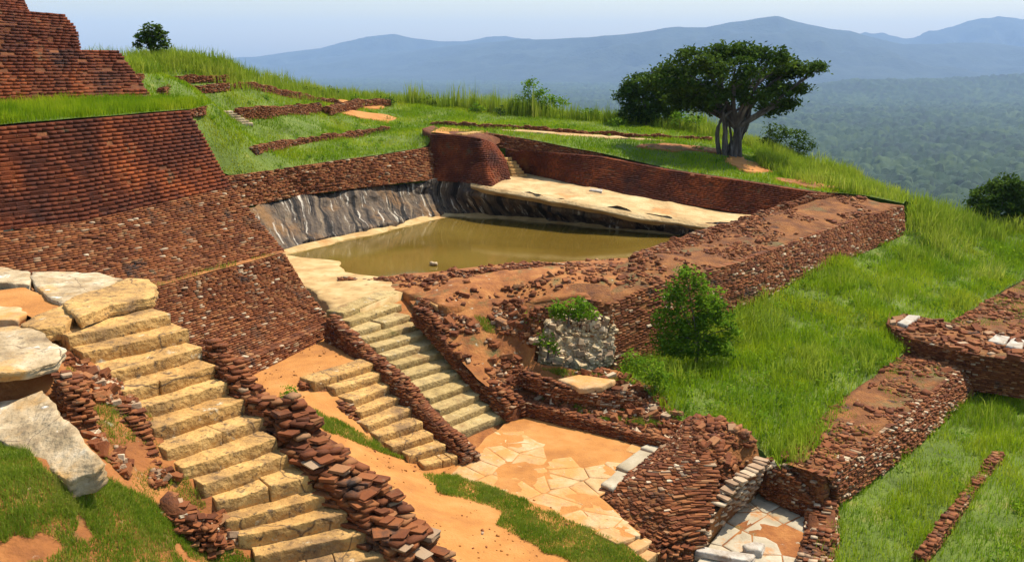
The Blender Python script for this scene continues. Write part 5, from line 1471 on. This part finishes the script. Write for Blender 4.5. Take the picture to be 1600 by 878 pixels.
# ------------------------------------------------------------------ near stairs, slabs and their rubble
NL = [(103, 523), (127, 550), (166, 582), (193, 612), (222, 636), (238, 669), (258, 702), (288, 731), (318, 757), (338, 782), (352, 812), (372, 838), (398, 868), (430, 898), (462, 926), (494, 954)]
NR = [(267, 489), (295, 514), (317, 541), (337, 569), (359, 597), (384, 624), (418, 649), (434, 682), (458, 708), (488, 742), (516, 770), (544, 800), (574, 832), (606, 866), (640, 900), (675, 934)]
NSTEP = [(U(l[0], l[1], -4.62 - 0.232 * i), U(r_[0], r_[1], -4.62 - 0.232 * i)) for i, (l, r_) in enumerate(zip(NL, NR))]
staircase('stone_staircase', NSTEP, M['step'], 'wide worn yellow sandstone staircase in front of the brick tiers', 0.46, 0.23, split=0.22, amp=0.013, over=0.4, back_hint=np.array([-0.8, 0.6, 0]), seg=26, r=0.018)
# brick balustrade on the outer side
ro = [np.array(s[1]) for s in NSTEP]
ed = np.array([0.69, 0.72, 0.0])
rubble_wall('brick_balustrade', [tuple(ro[i] + ed * 0.20 + [0, 0, h_]) for i, h_ in ((2, 0.03), (3, 0.10), (4, 0.12), (5, 0.10), (6, 0.12))], [0.25, 0.34, 0.4, 0.4, 0.4], 1.2, M['brick'], 'thin line of dark stones beside the top of the wide staircase', bl=0.24, bh=0.075, bd=0.16, ragged=0.10, max_ind=150, min_px=9, pale=(M['brick_pale'], 0.14), ks=0.75)
rubble_wall('brick_balustrade', [tuple(ro[i] + ed * 0.42 + [0, 0, 0.16]) for i in range(6, 16)], [0.5, 0.75, 0.8, 0.85, 0.85, 0.85, 0.9, 0.9, 0.9, 0.9], 1.6, M['brick'], 'massive dark balustrade of layered bricks along the wide staircase', bl=0.34, bh=0.085, bd=0.24, ragged=0.16, max_ind=300, min_px=9, pale=(M['brick_pale'], 0.07), jitter=1.1, ks=0.72)
# embankment that carries the staircase
emb_t = [tuple(ro[i] + ed * 0.55 + [0, 0, -0.5]) for i in range(0, 16, 3)]
strip('embankment', [emb_t, [tuple(np.array(p) + ed * 1.2 + [0, 0, -2.0]) for p in emb_t], [tuple(np.array(p) + ed * 3.0 + [0, 0, -5.5]) for p in emb_t]], M['earth'], 'steep earth bank below the wide staircase', 'bank', seg=0.5, rows=4, amp=0.15)

# ground under slabs, rubble and the near grass
lo_ = [np.array(s[0]) for s in NSTEP]
near_b = [tuple(np.array(NSTEP[0][1]) + [-0.2, 0.5, -0.3]), tuple(lo_[0] + [-0.1, 0.25, -0.25])] + [tuple(p + [0.12, 0.1, -0.22]) for p in lo_[1:]] + [(-3.2, 9.2, -8.3), (-5.0, 8.0, -6.6), (-9, 8.5, -5.9), (-13.5, 12, -4.8), (-14.5, 19.5, -4.75), (-10, 21, -4.85)]
patch('near', 'near_bank', near_b, M['earth'], 'earthy bank with rubble beside the wide staircase', 'ground', inner=[U(60, 470, -4.75), U(20, 560, -4.80), U(80, 580, -4.85), U(120, 610, -5.12), U(40, 630, -5.34), U(-30, 650, -5.4), U(60, 690, -5.52), U(135, 735, -5.55), U(190, 690, -5.75), U(20, 780, -5.55), U(150, 790, -5.95), U(270, 800, -6.75), U(330, 870, -7.3), U(200, 640, -5.55)], step=0.16, amp=0.07, nscale=1.4, skirt=0.6)

def near_slab(name, pix, z, th, label, mat='slab', seed=0, **k):
    zs = z if isinstance(z, (list, tuple)) else [z] * len(pix)
    return slab(name, [U(x, y, zz) for (x, y), zz in zip(pix, zs)], th, M[mat], label=label, cat='slab', bevel=0.018, amp=0.022, step=0.07, wig=0.07, nscale=2.0, seed=seed, strata=0.06, **k)
near_slab('stone_slab', [(122, 497), (172, 476), (246, 462), (244, 448), (232, 436), (200, 436), (170, 446), (120, 462), (100, 474)], -4.40, 0.22, 'thick pale slab forming the topmost step of the wide staircase', 'step', 1)
near_slab('stone_slab', [(96, 472), (168, 447), (196, 436), (150, 426), (100, 424), (50, 424), (48, 440), (66, 458)], -4.42, 0.25, 'broad greyish slab behind the topmost step', 'slab', 2)
near_slab('stone_slab', [(-60, 440), (46, 444), (50, 424), (10, 416), (-60, 412)], -4.44, 0.25, 'pale slab reaching the frame edge against the dark brick', 'slab', 3)
near_slab('stone_slab', [(32, 506), (70, 488), (110, 474), (122, 492), (100, 508), (60, 516)], -4.50, 0.26, 'yellow block at the corner of the sandy hollow', 'step', 4)
near_slab('stone_slab', [(-60, 515), (20, 508), (48, 512), (70, 525), (102, 548), (92, 566), (40, 580), (-60, 590)], [-4.52, -4.52, -4.5, -4.55, -4.6, -4.65, -4.66, -4.6], 0.16, 'big pale slab with broken edge above the brick rubble', 'slab', 5)
near_slab('stone_slab', [(-60, 500), (26, 500), (40, 486), (28, 478), (-60, 476)], -4.50, 0.25, 'narrow ochre slab beside the sandy hollow', 'flag', 6)
near_slab('boulder', [(-60, 640), (30, 622), (66, 610), (86, 630), (88, 648), (112, 660), (130, 690), (164, 722), (150, 738), (110, 752), (70, 728), (10, 690), (-60, 668)], [-5.25, -5.1, -5.05, -5.05, -5.08, -5.1, -5.2, -5.3, -5.4, -5.5, -5.45, -5.35, -5.3], 0.30, 'large grey-white jagged rock slab sloping into the grass', 'slab', 7)
patch('hollow', 'sand_hollow', [U(-60, 462, -4.52), U(30, 450, -4.52), U(95, 472, -4.50), U(105, 480, -4.50), U(60, 500, -4.54), U(30, 490, -4.55), U(-60, 488, -4.55)], M['sand'], 'shallow orange sand hollow among the pale slabs', 'ground', wiggle=0.08, step=0.15, amp=0.02)
# rubble on the inner side of the staircase
rubble_wall('brick_wall', [tuple(lo_[i] + np.array([-0.69, -0.72, 0]) * 0.35 + [0, 0, dz]) for i, dz in ((1, -0.12), (2, -0.02), (3, 0.04), (4, 0.06), (5, 0.02), (6, -0.08))], [0.45, 0.6, 0.7, 0.7, 0.6, 0.4], 0.6, M['brick'], 'flat red bricks stacked against the side of the wide staircase', bl=0.26, bh=0.07, bd=0.2, ragged=0.10, max_ind=160, pale=(M['brick_pale'], 0.10))
rubble_wall('brick_wall', [tuple(np.array(U(x, y, z))) for x, y, z in ((104, 580, -4.78), (118, 615, -5.0), (130, 655, -5.3))], 0.35, 0.5, M['brick'], 'broken brickwork under the edge of the big pale slab', bl=0.22, bh=0.07, bd=0.16, ragged=0.12, max_ind=90, pale=(M['brick_pale'], 0.22))
rubble_wall('brick_wall', [tuple(np.array(U(x, y, z))) for x, y, z in ((255, 762, -6.3), (290, 782, -6.5), (330, 806, -6.8), (352, 838, -7.2))], [0.4, 0.6, 0.6, 0.4], 0.5, M['brick'], 'heap of old bricks where grass meets the wide staircase', bl=0.24, bh=0.08, bd=0.18, ragged=0.18, max_ind=110, pale=(M['brick_pale'], 0.15), jitter=2.0)
# ------------------------------------------------------------------ vegetation
def proj(P):
    f = P[:, 1] * CP - P[:, 2] * SP; v = P[:, 1] * SP + P[:, 2] * CP
    return np.c_[800 + FOC * P[:, 0] / f, 439 - FOC * v / f]

def within(*polys):
    def m(P):
        q = proj(P); r = np.zeros(len(P), bool)
        for p in polys: r |= inpoly(q, np.array(p, float))
        return r
    return m

def outside_keys(keys):
    hulls = []
    for k in keys:
        V = PATCH[k][0]
        hulls.append((V[:, :2].mean(0), V[:, :2].std(0) * 1.75))
    def m(P):
        r = np.ones(len(P), bool)
        for c, s in hulls:
            r &= (((P[:, :2] - c) / s) ** 2).sum(1) > 1 + 0.5 * fbm(P * 0.9, 2, 3)
        return r
    return m

EDGE = np.array(edge)
def edge_dist(P):
    return np.sqrt(((P[:, None, :2] - densify(edge, 1.0, False)[None, :, :2]) ** 2).sum(2)).min(1)

grass('field', 210, 0.42, 0.028, 'grass', 'lush bright green tall grass filling the lawn beside the thick wall', clump=0.7, hvar=0.7, lean=0.4)
grass('field', 90, 0.75, 0.035, 'grass_pale', 'taller pale tufts standing out of the lush lawn', mask=lambda P: fbm(P * 0.45, 3, 61) > 0.10, clump=0.9, hvar=0.6, lean=0.45)
grass('lower', 60, 0.5, 0.025, 'grass_pale', 'taller pale tufts in the lower lawn', mask=lambda P: fbm(P * 0.6, 3, 62) > 0.08, clump=0.9, hvar=0.6, lean=0.45)
def weeds(key, n, r, h, label, mat, mask=None):
    C = sample_patch(key, n, mask)
    k = rng.integers(14, 46, len(C))
    q = np.repeat(C, k, axis=0)
    sc = np.repeat(rng.uniform(0.5, 1.5, len(C)), k)[:, None]
    q = q + rng.normal(0, 1, (len(q), 3)) * sc * np.array([r, r, h * 0.5]) + np.c_[np.zeros((len(q), 2)), np.abs(rng.normal(h, h * 0.3, len(q))) * sc[:, 0]]
    V, F = leaves(q, 0.06 if key != 'near' else 0.02)
    tag(obj('weeds', V, F, M[mat], tint=np.clip(np.repeat(rng.uniform(0.1, 0.8, len(C)), k) + rng.normal(0, 0.1, len(q)), 0, 1)), label, 'weeds', kind='stuff')
weeds('field', 420, 0.16, 0.22, 'dark leafy weeds dotted through the lush lawn', 'leaf_mid')
weeds('lower', 140, 0.12, 0.16, 'leafy weeds dotted through the lower lawn', 'leaf_mid')
weeds('meadow', 380, 0.16, 0.16, 'leafy weeds dotted over the upper terraces', 'leaf_mid')
grass('lower', 300, 0.30, 0.020, 'grass', 'thick green grass of the lower lawn in the corner', clump=0.9, hvar=0.6, lean=0.4)
notbare = outside_keys(['bare1', 'bare2', 'bare3', 'bare4', 'bare5', 'bare6'])
grass('meadow', 130, 0.20, 0.035, 'grass', 'short green grass covering the upper terraces', mask=lambda P: notbare(P), clump=0.5, hvar=0.5)
grass('meadow', 60, 0.75, 0.040, 'grass_pale', 'tall pale grass along the far edge of the rock', mask=lambda P: (edge_dist(P) < 3.2 + 2.5 * fbm(P * 0.3, 2, 6)) & notbare(P), clump=0.5, hvar=0.7, lean=0.3)
grass('meadow', 90, 0.65, 0.045, 'grass_pale', 'tall straw-tipped grass on the little hill', mask=within([(185, 82), (300, 80), (350, 90), (405, 125), (380, 128), (300, 118), (205, 116)]), clump=0.4, hvar=0.6)
grass('meadow', 110, 0.85, 0.045, 'grass_pale', 'tall yellowish grass on the slope below the big tree', mask=within([(1165, 205), (1230, 235), (1300, 262), (1418, 312), (1410, 325), (1330, 305), (1240, 285), (1185, 262)]), clump=0.5, hvar=0.5)
grass('field', 70, 0.95, 0.045, 'grass_pale', 'tall yellowish grass on the rim of the lawn', mask=lambda P: (proj(P)[:, 1] < 372 + 20 * fbm(P * 0.4, 2, 6)) & (proj(P)[:, 0] > 1405), clump=0.5, hvar=0.5)
grass('strip', 420, 0.42, 0.022, 'grass', 'green grass growing along the top of the tall brick wall', clump=0.8)
# rim of the flank, so the edge is overgrown
eb = densify(edge2, 0.5, False)
k_ = rng.integers(0, len(eb) - 1, 16000)
f_ = rng.uniform(0, 1, len(k_))[:, None]
q_ = eb[k_] * (1 - f_) + eb[k_ + 1] * f_
u_ = np.abs(rng.normal(0, 1, len(k_))) * 0.028
q_ = q_ * (np.c_[1 + u_, 1 + u_, np.ones(len(u_))]) + np.c_[np.zeros((len(u_), 2)), -u_ / 0.05 * 1.6]
grass(None, 0, 0.9, 0.045, 'grass_pale', 'tall grass hanging over the edge of the rock', pts=q_, clump=0.4, hvar=0.5)
# reed hedge along the far side
hd = densify([on_meadow(x, y, 82) for x, y in ((635, 162), (720, 170), (800, 180), (880, 186), (960, 192), (1040, 198), (1120, 206))], 0.25, False)
q_ = np.repeat(hd, 26, axis=0) + np.c_[rng.normal(0, 0.35, (len(hd) * 26, 2)), np.full(len(hd) * 26, -0.3)]
grass(None, 0, 1.25, 0.055, 'grass_pale', 'row of tall upright reeds fencing the far side', pts=q_, clump=2.2, hvar=0.8, lean=0.12, name='reeds', cat='reeds')
# turf on bank, path and slope
nearg = within([(-80, 655), (30, 690), (75, 740), (110, 760), (165, 750), (225, 775), (262, 800), (300, 838), (380, 862), (430, 900), (300, 1000), (-80, 1000)])
grass('near', 6500, 0.085, 0.008, 'grass_near', 'short grass on the bank below the grey rock slab', mask=lambda P: nearg(P) & (fbm(P * 1.1, 3, 14) > -0.22), clump=2.2, lean=0.5, hvar=0.5)
grass('near', 2500, 0.07, 0.008, 'grass_near', 'sparse weeds among the bricks beside the wide staircase', mask=lambda P: within([(100, 560), (240, 640), (300, 760), (360, 840), (260, 800), (130, 690)])(P) & (fbm(P * 1.6, 3, 44) > 0.04), clump=3, lean=0.6)
pathg = within([(440, 628), (500, 645), (560, 672), (640, 712), (655, 724), (600, 712), (560, 694), (500, 668), (450, 650)], [(665, 742), (700, 740), (760, 757), (860, 800), (960, 842), (1030, 890), (1060, 950), (940, 900), (850, 862), (775, 818), (790, 800), (740, 785), (685, 768)])
grass('path', 2600, 0.12, 0.014, 'grass_near', 'strips of green turf edging the orange path', mask=lambda P: pathg(P + np.c_[0.25 * fbm(P * 1.5, 3, 8), 0.25 * fbm(P * 1.5, 3, 9), np.zeros(len(P))]), clump=1.5, lean=0.45, hvar=0.4)
slopeg = within([(818, 590), (870, 606), (920, 622), (1010, 648), (1040, 668), (960, 662), (880, 642), (830, 616)], [(735, 488), (765, 500), (785, 522), (760, 520)], [(840, 575), (900, 580), (960, 590), (1010, 605), (960, 602), (880, 590)])
grass('slope', 2000, 0.15, 0.016, 'grass_near', 'green turf patches on the rubble slope', mask=lambda P: slopeg(P) & (fbm(P * 1.3, 3, 8) > -0.25), clump=1.5, lean=0.45)
grass('terrace', 1600, 0.09, 0.012, 'grass_near', 'turf creeping over the front edge of the flagstones', mask=lambda P: pathg(P), clump=1.5, lean=0.45)
grass('ledge', 260, 0.12, 0.014, 'grass_near', 'thin dry grass on the ledge between brick tiers', mask=lambda P: fbm(P * 1.3, 3, 8) > 0.0, clump=1.5)
grass('lwtop', 160, 0.10, 0.016, 'grass_near', 'moss and grass on the long low wall', mask=lambda P: fbm(P * 0.9, 3, 18) > 0.05, clump=1.5, lean=0.5)

def blob(px, py, d, rx, ry, rd=None, off=0.0):
    k = d / FOC
    return (D(px, py, d + off), (rx * k, (rd if rd else (rx + ry) / 2) * k, ry * k))

# the big spreading tree
tb = on_meadow(1142, 244, 66, 0.0)
d0 = tb[1]
bl = [(1055, 108, 26, 15, 1), (1090, 96, 36, 18, -1), (1128, 84, 36, 16, 1), (1165, 78, 34, 11, 0), (1200, 92, 36, 16, -1), (1228, 108, 30, 14, 1), (1256, 108, 24, 9, 0), (1276, 108, 13, 7, 0), (1100, 124, 40, 20, 2), (1148, 112, 38, 20, -2), (1188, 124, 38, 19, 2), (1216, 146, 28, 14, 0), (1180, 152, 26, 12, -1), (1232, 164, 20, 9, 1), (1112, 150, 30, 14, -1), (1048, 126, 24, 14, 0), (1075, 148, 26, 14, 1), (1140, 140, 26, 12, 3)]
bl += [(1092, 164, 28, 13, 0), (1062, 158, 26, 14, 2), (1126, 170, 18, 8, 1), (1205, 172, 18, 8, 2), (1030, 118, 22, 12, 2), (1068, 132, 24, 13, -1), (1245, 138, 16, 7, 1), (1015, 130, 18, 11, 2)]
aer = []
for k in range(10):
    a = rng.uniform(0, 2 * math.pi); r_ = rng.uniform(0.2, 0.75)
    p0 = np.array(tb) + [math.cos(a) * r_, math.sin(a) * r_, -0.2]
    p1 = np.array(D(1150 + rng.uniform(-24, 30), 172 + rng.uniform(-12, 14), d0)) + [0, rng.uniform(-0.6, 0.6), 0]
    aer.append(tube(bend(p0, p1, 9, 0.22), np.linspace(0.17, 0.08, 9) * rng.uniform(0.6, 1.2), 6))
tree('spreading_tree', tb, [blob(x, y, d0, rx, ry, 24, o) for x, y, rx, ry, o in bl], 'large spreading dark green tree with pale twisted trunk at the far edge', leaf=0.15, per_m2=70, mat='leaf_dark', trunk_r=0.3, fork=D(1150, 200, d0), sub_r=0.5, shell=0.35, extra_trunk=aer)
tb = on_meadow(1012, 196, 76, -0.1); d1 = tb[1]
tree('round_tree', tb, [blob(x, y, d1, rx, ry, 20) for x, y, rx, ry in ((1000, 132, 32, 18), (982, 148, 22, 16), (1035, 136, 30, 18), (1008, 162, 34, 18), (1048, 158, 28, 20), (1030, 180, 36, 14), (990, 178, 22, 12))], 'dense dark round tree just behind the big spreading tree', leaf=0.15, per_m2=80, mat='leaf_dark', trunk_r=0.18, sub_r=0.4, shell=0.4)
tb = on_meadow(237, 92, 67, -0.05); d2 = tb[1]
tree('small_tree', tb, [blob(x, y, d2, rx, ry) for x, y, rx, ry in ((238, 46, 15, 10), (222, 58, 11, 8), (253, 58, 11, 9), (236, 63, 14, 8), (216, 72, 7, 6), (257, 70, 8, 6), (240, 76, 8, 5))], 'small dark tree standing alone on the grassy hill', leaf=0.13, per_m2=110, mat='leaf_dark', trunk_r=0.08, sub_r=0.22, shell=0.4)

def bush(name, px, py, d, bs, label, mat='leaf_mid', leaf=0.09, per=60, base=None, sub=0.25, tr=0.05, snap=True, cat='bush', shell=0.4):
    b = on_meadow(px, py, d, -0.05) if snap else U(px, py, base)
    tree(name, b, [blob(x, y, b[1], rx, ry) for x, y, rx, ry in bs], label, cat, leaf=leaf, per_m2=per, mat=mat, trunk_r=tr, sub_r=sub, shell=shell, twigs=2)
bush('bush', 1235, 246, 70, [(1215, 208, 22, 14), (1240, 216, 24, 16), (1258, 230, 18, 13), (1200, 225, 16, 14)], 'dark bush crowding the trunk side of the big tree', 'leaf_dark', 0.11, 50, sub=0.35)
bush('bush', 838, 180, 84, [(832, 140, 15, 17), (850, 152, 18, 13), (872, 160, 17, 9), (812, 160, 13, 10), (838, 166, 22, 10)], 'peaked green bush rising behind the reed row', 'leaf_mid', 0.12, 45, sub=0.35)
bush('bush', 918, 188, 82, [(918, 176, 13, 9), (930, 182, 10, 6)], 'low green bush among the reeds near round tree', 'leaf_mid', 0.11, 45, sub=0.3)
bush('bush', 657, 164, 84, [(650, 157, 10, 7), (672, 160, 12, 8)], 'small dark bush at the end of the reed row', 'leaf_dark', 0.11, 45, sub=0.3)
bush('bush', 478, 147, 80, [(474, 141, 4, 6), (478, 137, 3, 4)], 'tiny dark shrub on the skyline, nearest the grassy hill', 'leaf_dark', 0.09, 60, sub=0.2)
bush('bush', 497, 149, 80, [(494, 142, 5, 6), (502, 143, 3, 4)], 'tiny dark shrub in the middle of three on the skyline', 'leaf_dark', 0.09, 60, sub=0.2)
bush('bush', 520, 151, 80, [(516, 143, 7, 6), (526, 144, 5, 5)], 'small dark shrub on the skyline, nearest the reed row', 'leaf_dark', 0.09, 60, sub=0.2)
bush('bush', 1062, 205, 75, [(1062, 188, 18, 14), (1085, 192, 15, 11)], 'green bush under the low boughs of the trees', 'leaf_mid', 0.11, 45, sub=0.3)
bush('bush', 700, 166, 84, [(694, 161, 12, 6), (716, 163, 10, 5)], 'flat green bush in the reed row beside the dark one', 'leaf_mid', 0.11, 45, sub=0.3)
bush('bush', 1560, 362, 60, [(1538, 310, 26, 20), (1575, 292, 28, 20), (1600, 310, 30, 24), (1560, 330, 34, 20), (1525, 335, 22, 13), (1605, 340, 26, 16)], 'dark bush on the rim of the lawn at the frame edge', 'leaf_dark', 0.13, 110, base=-10.8, sub=0.35, snap=False)
bush('shrub', 1088, 556, 38, [(1072, 432, 14, 16), (1094, 445, 18, 18), (1056, 462, 24, 24), (1104, 474, 30, 26), (1040, 498, 20, 24), (1084, 500, 36, 34), (1128, 492, 20, 22), (1142, 512, 12, 14), (1060, 532, 30, 28), (1110, 536, 30, 22), (1030, 530, 14, 14), (1084, 554, 40, 16), (1048, 554, 22, 14), (1124, 552, 24, 14)], 'tall bright green shrub growing against the thick brick wall', 'leaf_mid', 0.08, 165, base=-11.5, sub=0.3, snap=False, cat='shrub', shell=0.15, tr=0.06)
bush('shrub', 1020, 612, 38, [(1015, 575, 26, 20), (1030, 595, 22, 16), (985, 565, 20, 14)], 'low green shrub at the foot of the thick brick wall', 'leaf_mid', 0.07, 120, base=-11.85, sub=0.2, snap=False, cat='shrub')
bush('leafy_plant', 888, 500, 37, [(872, 484, 18, 14), (902, 480, 22, 16), (890, 496, 24, 12), (918, 490, 14, 12)], 'leafy dark plant on top of the white stonework', 'leaf_mid', 0.10, 90, base=-9.75, sub=0.2, snap=False, cat='plant')
bush('leafy_plant', 856, 552, 37, [(854, 530, 13, 14), (862, 543, 12, 10)], 'small leafy plant on the face of the white stonework', 'leaf_mid', 0.08, 100, base=-10.95, sub=0.16, snap=False, cat='plant')
bush('leafy_plant', 830, 505, 38, [(830, 497, 10, 8)], 'little plant sprouting from bricks beside the white stonework', 'leaf_mid', 0.08, 100, base=-10.05, sub=0.15, snap=False, cat='plant')
bush('leafy_plant', 454, 628, 29, [(453, 612, 13, 11), (446, 620, 9, 8)], 'small green plant at the outer edge of the orange landing', 'leaf_mid', 0.06, 160, base=-10.85, sub=0.13, snap=False, cat='plant')
for (x, y, w, m_, lab) in ((556, 156, 9, 'leaf_mid', 'low shrub on the skyline above the bare orange hump'), (606, 160, 11, 'leaf_dark', 'low dark shrub at the far terrace edge before the reeds begin'), (745, 172, 12, 'leaf_mid', 'leafy shrub within the reeds, left of the peaked bush'), (782, 176, 10, 'leaf_dark', 'dark shrub touching the foot of the peaked bush'), (965, 192, 12, 'leaf_mid', 'green shrub where the reeds reach the round tree'), (1300, 282, 12, 'leaf_yellow', 'yellow-green weed clump above the far corner of the thick wall')):
    bush('bush', x, y + 6, 80, [(x - w * 0.4, y - 2, w * 0.7, w * 0.55), (x + w * 0.5, y, w * 0.6, w * 0.5), (x, y - w * 0.5, w * 0.4, w * 0.4)], lab, m_, 0.10, 55, sub=0.25)

# ------------------------------------------------------------------ broken bricks on the near bank
root = obj('brick_rubble', *rough_box(np.array(U(200, 715, -6.05)), np.eye(3), (0.09, 0.06, 0.04), 0.02), M['core'])
tag(root, 'broken bricks and pebbles on the bank beside the staircase', 'rubble', kind='stuff')
P = sample_patch('near', 60000, within([(100, 560), (180, 590), (240, 650), (262, 720), (330, 780), (372, 850), (300, 842), (215, 765), (150, 700), (120, 640)]))
P = P[fbm(P * 1.2, 3, 65) > -0.06]
sel = rng.uniform(0, 1, len(P)) < 0.15
scatter_bricks(root, P[~sel], (0.14, 0.09, 0.05), M['brick'], max_ind=200, min_px=8, flat=0.9)
scatter_bricks(root, P[sel], (0.12, 0.09, 0.06), M['brick_pale'], max_ind=60, min_px=8, flat=0.9, name='stone', rest_name='loose_stones')
